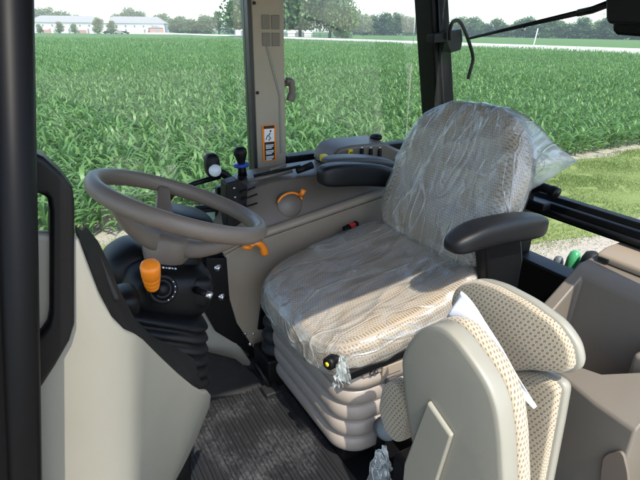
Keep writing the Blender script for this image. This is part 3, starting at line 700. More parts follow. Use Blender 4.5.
# rear sill with two ridges, lower opening, lower wall
bm = bmesh.new(); y0, y1 = .40, 1.80
prism(bm, [Vector((1.47, y0, .642)), Vector((1.47, y0, .668)), Vector((1.478, y0, .690)), Vector((1.50, y0, .690)), Vector((1.508, y0, .674)), Vector((1.525, y0, .700)), Vector((1.56, y0, .700)), Vector((1.56, y0, .642))], (0, y1-y0, 0)); rs = P('rear_sill', bm, M['blackg'], bevel=.004)
bm = bmesh.new(); tube(bm, [(1.462, .44, .664), (1.462, 1.15, .664)], .009, 10); P('sill_bar', bm, M['black'], rs)
bm = bmesh.new(); box(bm, (1.47, y0, -.02), (1.56, y1, .462)); P('rear_wall', bm, M['black'], bevel=.008)
bm = bmesh.new(); box(bm, (1.475, 1.10, .462), (1.55, 1.80, .642)); P('rear_wall_panel', bm, M['black'], bevel=.004)
bm = bmesh.new(); box(bm, (1.30, .42, -.001), (1.47, .80, .40)); P('wheel_arch', bm, M['black'], smooth=False)
# latch lever on the sill
bm = bmesh.new(); pts = [aX(1.45, *p) for p in ((529, 206), (530, 196), (533, 189), (540, 187), (550, 190), (557, 194))]; tube(bm, smooth_path(pts, 4), [.013]*9+[.016]*8+[.020]*4, 14); P('latch_lever', bm, M['black'])
bm = bmesh.new(); c = aX(1.452, 536, 204); box(bm, (c.x-.02, c.y-.045, c.z-.012), (c.x+.02, c.y+.045, c.z+.014)); P('latch_base', bm, M['black'], bevel=.006)
# near cowl panel (beige) with black inset trim
cols = [(15, 228, .50, .14), (40, 228, .50, .14), (60, 229, .50, .14), (76, 231, .50, .14), (86, 257, .50, .14), (97, 287, .50, .14), (107, 312, .503, .14), (118, 325, .507, .14), (125, 331, .515, .14), (131, 337, .535, .15), (150, 354, .59, .20), (170, 371, .655, .27), (186, 383, .72, .34), (196, 388.5, .765, .40), (201, 388, .80, .44), (204.5, 392, .85, .46), (204, 402, .92, .48)]
tops = [(aY(y, px, py), s) for px, py, y, s in cols]
vs = []; NR = 14
for k, (t_, s) in enumerate(tops):
    for j in range(NR):
        f = j/(NR-1); z = t_.z*(1-f)+.02*f; d = t_.z-z
        bul = .010*math.sin(math.pi*min(1, f*1.2))
        vs.append(Vector((t_.x - s*d + bul*.2, t_.y + (.10*f*f if k > 8 else .03*f) - bul*.4, z)))
fs = [(k*NR+j, k*NR+j+1, (k+1)*NR+j+1, (k+1)*NR+j) for k in range(len(tops)-1) for j in range(NR-1)]
o = data_obj('cowl_panel', vs, fs, M['beige'], cab)
md = o.modifiers.new('t', 'SOLIDIFY'); md.thickness = .016; md.offset = 1; b = o.modifiers.new('b', 'BEVEL'); b.width = .006; b.segments = 3; b.limit_method = 'ANGLE'; b.angle_limit = R(50)
vs = [bm_ for bm_ in []]
to = [(74, 226, .525), (86, 255, .525), (97, 285, .525), (107, 310, .525), (125, 330, .54), (150, 352, .60), (172, 371, .67), (190, 383, .745), (199, 387, .80)]
ti = [(85, 224, .60), (98, 240, .62), (109, 262, .64), (118, 286, .66), (135, 318, .70), (152, 336, .76), (174, 346, .82), (194, 358, .86), (201, 380, .88)]
n = len(to); bm = bmesh.new()
A = [aY(y, px, py)+Vector((0, 0, .004)) for px, py, y in to]; B = [aY(y, px, py) for px, py, y in ti]; Mi = [(p*.5+q*.5)+Vector((0, 0, -.006)) for p, q in zip(A, B)]
D = Vector((0, .01, -.05))
loft(bm, [[A[k], Mi[k], B[k], B[k]+D, Mi[k]+D, A[k]+D] for k in range(n)]); P('cowl_trim', bm, M['black'], bevel=.003)
bm = bmesh.new(); tube(bm, smooth_path([aY(.60, *p) for p in ((86, 236), (97, 258), (108, 282), (116, 300))], 4), .0045, 8); P('trim_cable', bm, M['blackr'])

# ------------------------------------------------------------------ floor mat
mat_ = thing('floor_mat', (.25, 1.15, .0), 'dusty black ribbed rubber mat on the cab floor left of the seat base', 'floor mat')
m_, t_, b_ = new_mat('ribbed_mat_rubber'); N = t_.nodes; L = t_.links
tc = N.new('ShaderNodeTexCoord'); nz = N.new('ShaderNodeTexNoise'); nz.inputs['Scale'].default_value = 90; nz.inputs['Detail'].default_value = 8; nz.inputs['Roughness'].default_value = .7; L.new(tc.outputs['Object'], nz.inputs['Vector'])
n2 = N.new('ShaderNodeTexNoise'); n2.inputs['Scale'].default_value = 7; n2.inputs['Detail'].default_value = 3; L.new(tc.outputs['Object'], n2.inputs['Vector'])
ad = N.new('ShaderNodeMath'); ad.operation = 'MULTIPLY'; L.new(nz.outputs['Fac'], ad.inputs[0]); L.new(n2.outputs['Fac'], ad.inputs[1])
mr = N.new('ShaderNodeMapRange'); mr.inputs[1].default_value = .24; mr.inputs[2].default_value = .46; L.new(ad.outputs[0], mr.inputs[0])
mx = N.new('ShaderNodeMix'); mx.data_type = 'RGBA'; mx.inputs[6].default_value = (.017, .0175, .019, 1); mx.inputs[7].default_value = (.10, .103, .107, 1); L.new(mr.outputs[0], mx.inputs[0])
L.new(mx.outputs[2], b_.inputs['Base Color']); b_.inputs['Roughness'].default_value = .42; b_.inputs['Specular IOR Level'].default_value = .5
bp = N.new('ShaderNodeBump'); bp.inputs['Strength'].default_value = .3; bp.inputs['Distance'].default_value = .0015; L.new(nz.outputs['Fac'], bp.inputs['Height']); L.new(bp.outputs[0], b_.inputs['Normal'])
M['mat'] = m_
bm = bmesh.new(); box(bm, (-.5, .45, .001), (.64, 1.60, .007)); bm_obj('mat_sheet', bm, M['mat'], mat_, smooth=False)
bm = bmesh.new(); k = 0; x = -.30
while x < .625:
    h = .003 if k % 2 else .007; wd = .005 if k % 2 else .0105
    prism(bm, [Vector((x, .47, .0068)), Vector((x+wd, .47, .0068)), Vector((x+wd*.75, .47, .0068+h)), Vector((x+wd*.25, .47, .0068+h))], (0, 1.11, 0)); x += .0125; k += 1
bm_obj('mat_ribs', bm, M['mat'], mat_, smooth=False)

# ------------------------------------------------------------------ steering column
st = thing('steering_column', (.2, 1.12, 0), 'black steering column with taupe three spoke steering wheel and orange tipped lever', 'steering column')
WC = Vector((.281, 1.16, .829)); WT = R(22); WR = .200
wa = Vector((math.cos(WT), 0, -math.sin(WT))); wb = Vector((0, 1, 0)); wn = Vector((math.sin(WT), 0, math.cos(WT)))
bm = bmesh.new(); rings = []
for k in range(72):
    t = 2*math.pi*k/72; d = wa*math.cos(t)+wb*math.sin(t); c = WC+d*WR
    grip = 1 + .0*math.cos(3*t)
    rings.append([c + (d*math.cos(u)*.0180 + wn*math.sin(u)*.0210)*grip - (d*.0022 if math.sin(u*1) < -.5 and k % 2 else d*0) for u in [2*math.pi*j/20 for j in range(20)]])
rs_ = [[bm.verts.new(p) for p in r] for r in rings]
for i in range(72):
    a, b = rs_[i], rs_[(i+1) % 72]
    for j in range(20): bm.faces.new((a[j], a[(j+1) % 20], b[(j+1) % 20], b[j]))
sw = bm_obj('steering_wheel', bm, M['wheel'], st)
hub = WC - wn*.115
bm = bmesh.new(); lathe(bm, hub-wn*.055, wn, [(0, .040), (.010, .050), (.05, .060), (.085, .068), (.098, .060), (.103, .03), (.104, .0)], 32); bm_obj('hub', bm, M['wheel'], sw)
for ang in (88, 200, 318):
    t = R(ang); d = wa*math.cos(t)+wb*math.sin(t); sd = wn.cross(d).normalized(); bm = bmesh.new(); rg = []
    for f in (0, .15, .3, .5, .7, .85, 1):
        c = hub + wn*(.02+.098*f**1.6) + d*(.025+(WR-.03)*f**.85); wd = .030*(1-f)+.017+.006*max(0, f-.8)*5; th = .016*(1-f)+.010
        nn = (wn - d*.5*(1-f)).normalized()
        rg.append([c + sd*math.copysign(abs(math.cos(u))**.6, math.cos(u))*wd*.75 + nn*math.copysign(abs(math.sin(u))**.6, math.sin(u))*th for u in [2*math.pi*j/16 for j in range(16)]])
    loft(bm, rg); bm_obj('spoke', bm, M['wheel'], sw)
rotc = Matrix.Rotation(R(14), 3, 'Y')
def pod(name, c, dim, n, mat, parent, rot=None, res=7, **k):
    rot = rot or Matrix.Identity(3); c = Vector(c); return sbox(name, dim, n, res, lambda e: c+rot@e, mat, parent, **k)
pod('column_shroud', aY(1.15, 165, 284), (.105, .10, .070), 3.6, M['black'], st, rotc)
pod('column_shroud_side', aY(1.22, 133, 268), (.058, .085, .075), 3., M['black'], st, Matrix.Rotation(R(-25), 3, 'Y'))
pod('column_neck', aY(1.17, 172, 262), (.065, .06, .05), 3.5, M['black'], st, rotc)
pod('switch_pod', aY(1.10, 196, 287), (.032, .05, .042), 4, M['black'], st, rotc)
pod('lever_pod', aY(1.00, 125, 300), (.028, .045, .028), 3, M['black'], st)
# radial instrument hood behind the wheel
pod('instrument_hood', aY(1.42, 186, 216), (.075, .085, .022), 3, M['black'], st, Matrix.Rotation(R(20), 3, 'Y'))
# bellows
c0, c1 = aY(1.12, 158, 300), aY(1.10, 161, 368); bm = bmesh.new(); rg = []
NP = 6
for k in range(NP*6+1):
    f = k/(NP*6); ph = (k % 6)/6; r_ = .078+.020*math.sin(math.pi*ph)**.7 - .018*f*0; c = c0.lerp(c1, f)
    rg.append([Vector((c.x+x, c.y+y, c.z-.50*x+.05*y)) for x, y in rrect(0, 0, r_+.004, r_, .045)])
loft(bm, rg); bm_obj('column_bellows', bm, M['black'], st)
bm = bmesh.new(); loft(bm, [[Vector((c1.x+x*s_, c1.y+y*s_, z)) for x, y in rrect(0, 0, .09, .09, .03)] for z, s_ in ((c1.z, .95), (c1.z-.06, .8), (.12, .45), (0.0, .35))]); bm_obj('column_base', bm, M['black'], st)
# ignition ring and marks
ic = aY(1.035, 162, 289); idr = Vector((0.12, -.9, .42)).normalized()
bm = bmesh.new(); lathe(bm, ic, idr, [(0, .034), (.006, .034), (.009, .031), (.009, .024), (.004, .023), (.004, .014), (.012, .013), (.012, .002)], 28); bm_obj('ignition_switch', bm, M['black'], st)
bm = bmesh.new()
for k, t in enumerate((160, 185, 210, 235, 260)):
    a_, b_2 = frame_of(idr); p = ic + idr*.0095 + (a_*math.cos(R(t))+b_2*math.sin(R(t)))*.0275; cyl(bm, p, p+idr*.0006, .0016, n=8)
bm_obj('switch_marks', bm, M['white'], st)
bm = bmesh.new(); base = aY(1.046, 163, 267)
for k, (w0, h0) in enumerate(((.004, .002), (.003, .0015), (.005, .002), (.003, .0015), (.004, .002))):
    p = base + Vector((k*.0065, 0, -k*.0022)); box(bm, (p.x-w0/2, p.y-.006, p.z-h0/2), (p.x+w0/2, p.y+.001, p.z+h0/2))
bm_obj('column_marks', bm, M['lens'], st)
# orange lever
lv0, lv1 = aY(1.0, 152.5, 288), aY(.97, 150, 265)
bm = bmesh.new(); cyl(bm, aY(1.05, 156, 300), lv0.lerp(lv1, .4), .007, n=14); lv = bm_obj('column_lever', bm, M['black'], st)
ln = (lv1-lv0).length; bm = bmesh.new(); lathe(bm, lv0, lv1-lv0, [(0, .010), (ln*.03, .0140), (ln*.12, .0155), (ln*.15, .0145), (ln*.19, .0160), (ln*.30, .0170), (ln*.33, .0162), (ln*.37, .0178), (ln*.5, .0185), (ln*.53, .0178), (ln*.57, .0195), (ln*.92, .0205), (ln*1.0, .0190), (ln*1.04, .013), (ln*1.05, 0)], 26); bm_obj('orange_grip', bm, M['orange'], lv)
bm = bmesh.new(); cyl(bm, aY(1.05, 196, 290), aY(1.0, 207, 294), .009, .007, 14); sk_ = bm_obj('wiper_stalk', bm, M['black'], st)
bm = bmesh.new(); cyl(bm, aY(1.0, 206, 294), aY(.995, 212, 296), .0085, n=14); bm_obj('stalk_end', bm, M['steel'], sk_)

# ------------------------------------------------------------------ black bracket between column and console
br = thing('pedal_bracket', aY(1.6, 235, 320)*Vector((1, 1, 0)) if False else Vector((aY(1.6, 235, 320).x, 1.6, 0)), 'black bolted bracket plate between the steering column and the grey console', 'bracket')
bm = bmesh.new(); prism(bm, [aY(1.56, *p) for p in ((188, 258), (204, 250), (228, 249), (230, 268), (231, 286), (238, 297), (250, 306), (252, 322), (258, 330), (275, 336), (276, 374), (264, 367), (240, 347), (216, 332), (203, 309), (196, 296), (188, 285))], (0, .05, 0)); bm_obj('bracket_plate', bm, M['black'], br, bevel=.006)
bm = bmesh.new(); prism(bm, [aY(1.53, *p) for p in ((206, 258), (227, 258), (230, 300), (208, 296))], (0, .029, 0)); bm_obj('bracket_web', bm, M['black'], br, bevel=.005)
for p in ((218, 268), (222, 297), (245, 333), (253, 333), (250, 344)):
    bm = bmesh.new(); q = aY(1.529, *p) if p[1] < 300 else aY(1.559, *p); r_ = .0095 if p[1] < 300 else .005
    lathe(bm, q, (0, -1, 0), [(0, r_*1.5), (.003, r_*1.5), (.003, r_), (.009, r_*.9), (.010, 0)], 16); bm_obj('bolt', bm, M['steel'], br)
# lever boots on the floor beside the seat
for (px, py, r0, r1, h, lb_) in ((277, 338, .055, .035, .16, 'black pleated rubber boot on the floor at the far front corner of the seat base'),):
    c = aY(1.44, px, py); t0 = thing('lever_boot', (c.x, c.y, 0), lb_, 'rubber boot'); bm = bmesh.new(); rg = []
    for k in range(31):
        f = k/30; rr = (r0*(1-f)+r1*f)*(1+.12*math.sin(f*5*2*math.pi)); rg.append([Vector((c.x+math.cos(u)*rr, c.y+math.sin(u)*rr, .12+f*.27)) for u in [2*math.pi*j/24 for j in range(24)]])
    loft(bm, rg); bm_obj('boot', bm, M['blackr'], t0)
    bm = bmesh.new(); box(bm, (c.x-.07, c.y-.07, .0), (c.x+.07, c.y+.07, .125)); bm_obj('boot_base', bm, M['black'], t0, bevel=.01)
pd = thing('floor_pedal', aZ(0, 272, 392), 'small black pedal pad at the rear edge of the floor mat', 'pedal')
bm = bmesh.new(); c = aZ(.02, 271, 390); box(bm, (c.x-.03, c.y-.03, .0), (c.x+.03, c.y+.03, .03)); bm_obj('pedal_pad', bm, M['blackr'], pd, bevel=.006)
bm = bmesh.new(); cyl(bm, (c.x, c.y+.01, .025), (c.x-.03, c.y+.06, .11), .008); bm_obj('pedal_stem', bm, M['black'], pd)

# ------------------------------------------------------------------ right-hand control console
con = thing('control_console', (1.0, 1.75, 0), 'long grey control console with levers along the far window, beside the seat', 'control console')
def zt(x): return float(np.interp(x, [.46, .52, .58, .64, .72, 1.0, 1.5], [.48, .555, .63, .675, .698, .705, .71]))
def zr(x): return float(np.interp(x, [.46, .55, 1.27, 1.5], [.485, .525, .63, .66]))
bm = bmesh.new(); rg = []
for x in np.linspace(.46, 1.47, 22):
    T_, Z_ = zt(x), min(zr(x), zt(x)-.02); fr = .03*max(0, (.52-x)/.06)
    rg.append([Vector((x, y, z)) for y, z in ((1.60+fr, 0), (1.60+fr, .15), (1.575+fr, Z_-.03), (1.565+fr, Z_), (1.60+fr, Z_+.45*(T_-Z_)), (1.645, T_-.025), (1.66, T_-.006), (1.69, T_), (1.84, T_+.006), (1.888, T_-.01), (1.888, 0))])
loft(bm, rg); bm_obj('console_body', bm, M['console'], con, bevel=.004)
bm = bmesh.new(); xs_ = np.linspace(.50, 1.42, 16); tube(bm, [(x, 1.550, zr(x)+.004) for x in xs_], .021, 12, 1, .8); bm_obj('side_ridge', bm, M['taupe_l'], con)
bm = bmesh.new(); prism(bm, [Vector((x, 1.545, zr(x)-.016)) for x in xs_] + [Vector((1.42, 1.555, .03)), Vector((.62, 1.555, .03)), Vector((.54, 1.55, .2)), Vector((.50, 1.55, .4))], (0, .05, 0)); bm_obj('lower_panel', bm, M['taupe_l'], con, bevel=.004)
bm = bmesh.new(); prism(bm, [aY(1.540, *p) for p in ((263, 290), (277, 286), (280, 330), (258, 330))], (0, .01, 0)); bm_obj('recess', bm, M['black'], con, bevel=.003)
# dial boss with orange lever arc
dc = aY(1.60, 289, 205); dn = Vector((-.1, -.93, .35)).normalized(); da, db = frame_of(dn)
bm = bmesh.new(); lathe(bm, dc, dn, [(-.01, .052), (.006, .050), (.012, .044), (.014, 0)], 36); bm_obj('dial_boss', bm, M['console'], con)
bm = bmesh.new(); pts = []
for k in range(19):
    t = R(18+140*k/18); pts.append(dc + Vector((math.cos(t)*.053, 0, math.sin(t)*.046)) + dn*.012)
tube(bm, pts, .0045, 8); bm_obj('orange_arc', bm, M['orange'], con)
bm = bmesh.new(); tube(bm, [pts[3]+dn*.002, pts[2]+dn*.022+Vector((0.0, 0, .012)), pts[1]+dn*.02+Vector((.002, 0, .03))], [.007, .009, .011], 10); bm_obj('orange_lever', bm, M['orange'], con)
# orange latch below the console front
bm = bmesh.new(); tube(bm, smooth_path([aY(1.50, *p) for p in ((250, 246), (256, 243), (262, 246), (265, 254))], 5), [.009]*6+[.012]*6+[.014]*4, 10); ol = bm_obj('orange_latch', bm, M['orange'], con)
bm = bmesh.new(); tube(bm, [aY(1.49, 243, 247), aY(1.49, 251, 248)], .008, 10); bm_obj('latch_tip', bm, M['orange'], ol)
# levers lying on the console front
for (a0, a1, r_, mt) in (((248, 181), (292, 171), .007, 'console'), ((254, 176), (300, 166), .006, 'black'), ((262, 188), (303, 176), .006, 'black'), ((270, 170), (286, 165), .005, 'console')):
    bm = bmesh.new(); tube(bm, [aY(1.70, *a0), aY(1.70, *a1)], r_, 10); bm_obj('console_lever', bm, M[mt], con)
bm = bmesh.new(); tube(bm, [aY(1.69, 297, 171), aY(1.69, 312, 165)], [.012, .015], 14); bm_obj('lever_grip', bm, M['black'], con)
for k, (a0, a1) in enumerate((((240, 193), (255, 187)), ((242, 200), (257, 194)), ((242, 208), (257, 203)))):
    bm = bmesh.new(); tube(bm, [aY(1.59, *a0), aY(1.60, *a1)], .0035, 8); bm_obj('switch_toggle', bm, M['black'], con)
for p in ((199, 236),):
    bm = bmesh.new(); q = aY(1.70, *p); cyl(bm, q, q+Vector((0, -.004, .002)), .01); bm_obj('round_plug', bm, M['white'], con)
pod('yellow_switch', aY(1.64, 324, 158), (.014, .014, .014), 5, M['yellow'], con)
bm = bmesh.new(); q = aY(1.72, 335, 160); box(bm, (q.x-.08, q.y-.004, q.z-.003), (q.x+.06, q.y+.03, q.z+.003), Matrix.Rotation(R(4), 3, 'Y')); bm_obj('switch_panel', bm, M['black'], con, bevel=.002)
# control pod with buttons
bm = bmesh.new(); pc = [aY(1.70, *p) for p in ((330, 168), (333, 156), (340, 149), (352, 146), (385, 143), (399, 150), (403, 172))]
prism(bm, pc, (0, .15, .01)); cp = bm_obj('control_pod', bm, M['console'], con, bevel=.012, seg=3)
bm = bmesh.new(); q = aY(1.695, 350.5, 154); box(bm, (q.x-.009, q.y-.003, q.z-.019), (q.x+.009, q.y+.008, q.z+.019)); yt = bm_obj('yellow_tag', bm, M['yellow'], cp, bevel=.001)
bm = bmesh.new()
for (dx, dz, w_, h_) in ((-.003, .006, .0012, .007), (.0022, .0095, .0045, .0012), (.0022, .006, .0045, .0012), (.0022, .0025, .0045, .0012), (.0055, .006, .001, .005), (0, -.008, .005, .0016), (0, -.012, .005, .0012)):
    box(bm, (q.x+dx-w_, q.y-.0045, q.z+dz-h_*.6), (q.x+dx+w_, q.y-.003, q.z+dz+h_*.6))
bm_obj('tag_print', bm, M['ink'], yt, smooth=False)
for px in (362, 371, 380):
    bm = bmesh.new(); q = aY(1.695, px, 153); box(bm, (q.x-.008, q.y-.004, q.z-.02), (q.x+.008, q.y+.008, q.z+.018)); bm_obj('rocker_switch', bm, M['black'], cp, bevel=.003)
for px in (362, 371, 380):
    bm = bmesh.new(); q = aY(1.694, px, 147.5); box(bm, (q.x-.004, q.y-.002, q.z-.0015), (q.x+.004, q.y+.004, q.z+.0015)); bm_obj('switch_mark', bm, M['white'], cp, smooth=False)
for k, px in enumerate((340, 349, 358, 367, 376, 385)):
    bm = bmesh.new(); q = aY(1.692, px, 165); box(bm, (q.x-.010, q.y-.006, q.z-.006), (q.x+.010, q.y+.01, q.z+.006)); bm_obj('push_button', bm, M['console_d'], cp, bevel=.002)
pod('pod_knob', aY(1.78, 376, 137), (.022, .03, .014), 2.6, M['black'], cp)
# right armrest pad
sbox('armrest', (.17, .04, .043), 4.5, 8, lambda e: Vector((1.035+e.x, 1.51+e.y, .715-e.x*.14+e.z+.012*(1-(e.x/.17)**2))), M['arm'], con)
sbox('armrest_cover', (.16, .05, .018), 4, 8, lambda e: Vector((1.09+e.x, 1.585+e.y, .742-e.x*.13+e.z+.015*(1-(e.x/.19)**2))), M['console_d'], con)

# ------------------------------------------------------------------ joystick and lamp beyond the wheel
js = thing('joystick', (aY(1.78, 241, 215).x, 1.78, .5), 'black upright lever with a blue ring just left of the beige pillar', 'control lever')
bm = bmesh.new(); tube(bm, [aY(1.78, 243, 215), aY(1.78, 242, 175)], [.022, .018], 14); bm_obj('lever_stem', bm, M['black'], js)
bm = bmesh.new(); c = aY(1.78, 242, 170); d = (aY(1.78, 240, 150)-c); h = d.length; lathe(bm, c, d, [(-h*.3, .018), (0, .016), (h*.4, .015), (h*.6, .020), (h*.85, .026), (h*1.05, .024), (h*1.15, .012), (h*1.17, 0)], 20); bm_obj('lever_knob', bm, M['black'], js)
bm = bmesh.new(); c = aY(1.78, 241, 165); lathe(bm, c-d.normalized()*.005, d, [(0, .019), (0, .029), (.010, .030), (.012, .019)], 24); bm_obj('blue_ring', bm, M['blue'], js)
lp = thing('work_lamp', (aY(1.74, 230, 220).x, 1.74, .5), 'black swivel arm with a round white lens behind the steering wheel', 'lamp')
bm = bmesh.new(); tube(bm, smooth_path([aY(1.74, *p) for p in ((232, 222), (232, 195), (231, 182), (224, 174), (214, 170))], 5), [.030]*6+[.028]*6+[.022]*9, 14, 1, .7); bm_obj('lamp_arm', bm, M['black'], lp)
pod('lamp_head', aY(1.73, 212, 165), (.026, .03, .044), 3, M['black'], lp)
lc = aY(1.70, 215, 170.5); bm = bmesh.new(); lathe(bm, lc, (CAM-lc)*Vector((1, 1, .4)), [(-.012, .023), (.004, .022), (.006, .018), (.009, .016), (.011, 0)], 26); bm_obj('lamp_lens', bm, M['lens'], lp)
bm = bmesh.new(); tube(bm, [aY(1.75, 220, 176), aY(1.75, 196, 183), aY(1.76, 183, 188)], [.011, .009, .009], 10); bm_obj('support_rod', bm, M['black'], lp)
bm = bmesh.new(); tube(bm, [aY(1.77, 183, 188), aY(1.77, 172, 195), aY(1.77, 160, 216)], .008, 10); bm_obj('support_rod', bm, M['black'], lp)
bm = bmesh.new(); prism(bm, [aY(1.76, *p) for p in ((217, 188), (226, 186), (228, 200), (218, 202))], (0, .03, 0)); bm_obj('pivot_block', bm, M['black'], lp, bevel=.004)
bm = bmesh.new(); prism(bm, [aY(1.60, *p) for p in ((226, 184), (238, 180), (248, 186), (247, 206), (243, 222), (240, 238), (229, 238), (226, 214))], (0, .06, 0)); bm_obj('lever_housing', bm, M['black'], lp, bevel=.005)
for p in ((234, 188), (235, 197)):
    q = aY(1.598, *p); bm = bmesh.new(); cyl(bm, q, q+Vector((0, -.005, 0)), .0045, n=12); bm_obj('bolt', bm, M['steel'], lp)
# low framed panel, its pale green painted as the field seen through glass
gv = thing('glass_view', (aY(1.72, 208, 222).x, 1.72, .5), 'small black framed panel tinted pale green for the field seen through glass', 'glazing')
bm = bmesh.new(); prism(bm, [aY(1.71, *p) for p in ((197, 210), (219, 208), (219, 230), (197, 232))], (0, .03, .01)); bm_obj('view_frame', bm, M['black'], gv, bevel=.006)
m_, t_, b_ = new_mat('pale_green_view'); b_.inputs['Base Color'].default_value = (.22, .36, .30, 1); b_.inputs['Roughness'].default_value = .12; M['view_tint'] = m_
bm = bmesh.new(); prism(bm, [aY(1.708, *p) for p in ((202, 213), (215, 212), (215, 223), (202, 225))], (0, .003, 0)); bm_obj('view_tint', bm, M['view_tint'], gv, smooth=False)
# ------------------------------------------------------------------ driver's seat
seat = thing('driver_seat', (.84, 1.17, 0), 'driver seat in checked beige fabric on a pleated taupe suspension base', 'seat')
def fcush(e, g=0):
    x, y, z = e
    u = x/.275; v = y/.285
    z2 = z + .030*max(0, u)**2 - .055*max(0, -u-.45)**1.5 + .018*v*v*(1 if z > 0 else .2) - .012*(1-v*v)*(1-u*u)*(1 if z > 0 else 0)
    x2 = x*(1-.03*v*v)
    return Vector((.836+x2, 1.165+y*(1-.05*max(0, -u)**3), .452+z2+.05*u))
sbox('cushion', (.279, .285, .058), 5.0, 16, fcush, M['fab_d'], seat)
LB = R(19)
def fback(e, g=0):
    t, y, s = e    # t thickness (forward negative), s up
    v = s/.27; wdt = 1-.20*max(0, v)**1.8-.04*max(0, -v)**2
    y2 = y*wdt; t2 = t - .020*(y/.26)**2*(1 if t < 0 else 0) - .012*math.exp(-((v+.45)/.35)**2)
    up = Vector((math.sin(LB), 0, math.cos(LB))); fw = Vector((math.cos(LB), 0, -math.sin(LB)))
    return Vector((1.178, 1.165, .745)) + up*s + fw*t2 + Vector((0, y2, 0))
sbox('backrest', (.050, .265, .275), 3.4, 16, fback, M['fab_d'], seat)
sbox('backrest_shell', (.03, .24, .26), 4, 10, lambda e: fback(e)+Vector((.055, 0, -.02)), M['black'], seat)
bm = bmesh.new(); box(bm, (1.02, .90, .30), (1.22, 1.43, .52)); bm_obj('seat_hinge', bm, M['black'], seat, bevel=.02)
# side bolster foam and seat pan
bm = bmesh.new(); box(bm, (.62, .905, .375), (1.12, 1.43, .412)); bm_obj('seat_pan', bm, M['foam'], seat, bevel=.01)
bm = bmesh.new(); box(bm, (.60, .885, .385), (1.07, .905, .411), Matrix.Rotation(R(-3.5), 3, 'Y')); rl = bm_obj('seat_rail', bm, M['black'], seat, bevel=.004)
bm = bmesh.new(); box(bm, (.66, .90, .345), (.95, .94, .374)); bm_obj('slide_bracket', bm, M['bellows'], seat, bevel=.006)
bm = bmesh.new(); box(bm, (.72, .892, .335), (.79, .902, .368)); bm_obj('slide_plate', bm, M['taupe_l'], seat, bevel=.003)
for x in (.685, .70, .83, .86, .89):
    bm = bmesh.new(); cyl(bm, (x, .8995, .358), (x, .893, .358), .006, n=12); bm_obj('bolt', bm, M['console_d'], seat)
q = aY(.89, 453, 302); bm = bmesh.new(); cyl(bm, q, q+Vector((0, .03, 0)), .011); bm_obj('hinge_bolt', bm, M['steel'], seat)
# suspension bellows
def susp(z0, z1, hx0, hy0, hx1, hy1, n, amp, cx=.835, cy=1.175, tilt=0):
    rg = []; N_ = n*14
    for k in range(N_+1):
        f = k/N_; ph = (k % 14)/14; o_ = amp*(math.sin(math.pi*ph)**.24); z = z0+(z1-z0)*f
        hx = hx0+(hx1-hx0)*f+o_; hy = hy0+(hy1-hy0)*f+o_
        rg.append([Vector((cx+x, cy+y, z)) for x, y in rrect(0, 0, hx, hy, .085, 9)])
    return rg
bm = bmesh.new(); loft(bm, susp(.055, .30, .195, .235, .205, .245, 4, .028)); sb_ = bm_obj('suspension_bellows', bm, M['bellows'], seat)
bm = bmesh.new(); loft(bm, [[Vector((.835+x, 1.175+y, z)) for x, y in rrect(0, 0, hx, hy, .085, 9)] for z, hx, hy in ((.295, .205, .245), (.305, .232, .272), (.335, .236, .276), (.352, .225, .262), (.374, .205, .24))]); bm_obj('suspension_top', bm, M['bellows'], seat)
bm = bmesh.new(); box(bm, (.64, .955, .002), (1.05, 1.40, .057)); bm_obj('seat_plinth', bm, M['black'], seat, bevel=.01)
bm = bmesh.new(); box(bm, (.735, .893, .300), (.775, .900, .318)); bm_obj('height_slot', bm, M['console_d'], seat, bevel=.003)
# weight knob, black with yellow centre
kc = aX(.553, 327, 362); bm = bmesh.new(); lathe(bm, kc+Vector((.03, 0, 0)), (-1, -.35, .1), [(0, .012), (.012, .012), (.014, .019), (.036, .0175), (.040, .013), (.040, .0)], 20); kn = bm_obj('adjuster_knob', bm, M['black'], seat)
kd = Vector((-1, -.35, .1)).normalized(); bm = bmesh.new(); cyl(bm, kc+Vector((.03, 0, 0))+kd*.0385, kc+Vector((.03, 0, 0))+kd*.042, .006, n=16); bm_obj('knob_cap', bm, M['yellow'], kn)
# left armrest
sbox('armrest', (.185, .040, .036), 3.6, 12, lambda e: Vector((1.055+e.x, .85+e.y*(1-.15*(e.x/.185)), .717+e.z*(1+.12*(e.x/.185))+.012*(1-(e.x/.185)**2)-e.x*.05-.02*max(0, -e.x/.185-.5))), M['arm'], seat)
bm = bmesh.new(); prism(bm, [Vector(p) for p in ((1.02, .865, .69), (1.17, .865, .69), (1.20, .865, .60), (1.20, .865, .36), (1.08, .865, .36), (1.06, .865, .56))], (0, .05, 0)); bm_obj('armrest_bracket', bm, M['black'], seat, bevel=.012)


q = aY(1.485, 352, 226); bk = thing('belt_buckle', q, 'small black belt buckle with a red button beside the driver seat cushion', 'buckle')
bm = bmesh.new(); box(bm, (q.x-.035, q.y-.012, q.z-.035), (q.x+.03, q.y+.012, q.z+.010), Matrix.Rotation(R(-15), 3, 'Y')); bm_obj('buckle_case', bm, M['black'], bk, bevel=.005)
bm = bmesh.new(); box(bm, (q.x-.012, q.y-.0135, q.z-.002), (q.x+.010, q.y+.008, q.z+.0125), Matrix.Rotation(R(-15), 3, 'Y')); bm_obj('release_button', bm, M['red'], bk, bevel=.002)
bm = bmesh.new(); tube(bm, [(q.x+.01, q.y, q.z-.02), (q.x+.05, q.y, q.z-.14)], .007, 8); bm_obj('buckle_stalk', bm, M['black'], bk)
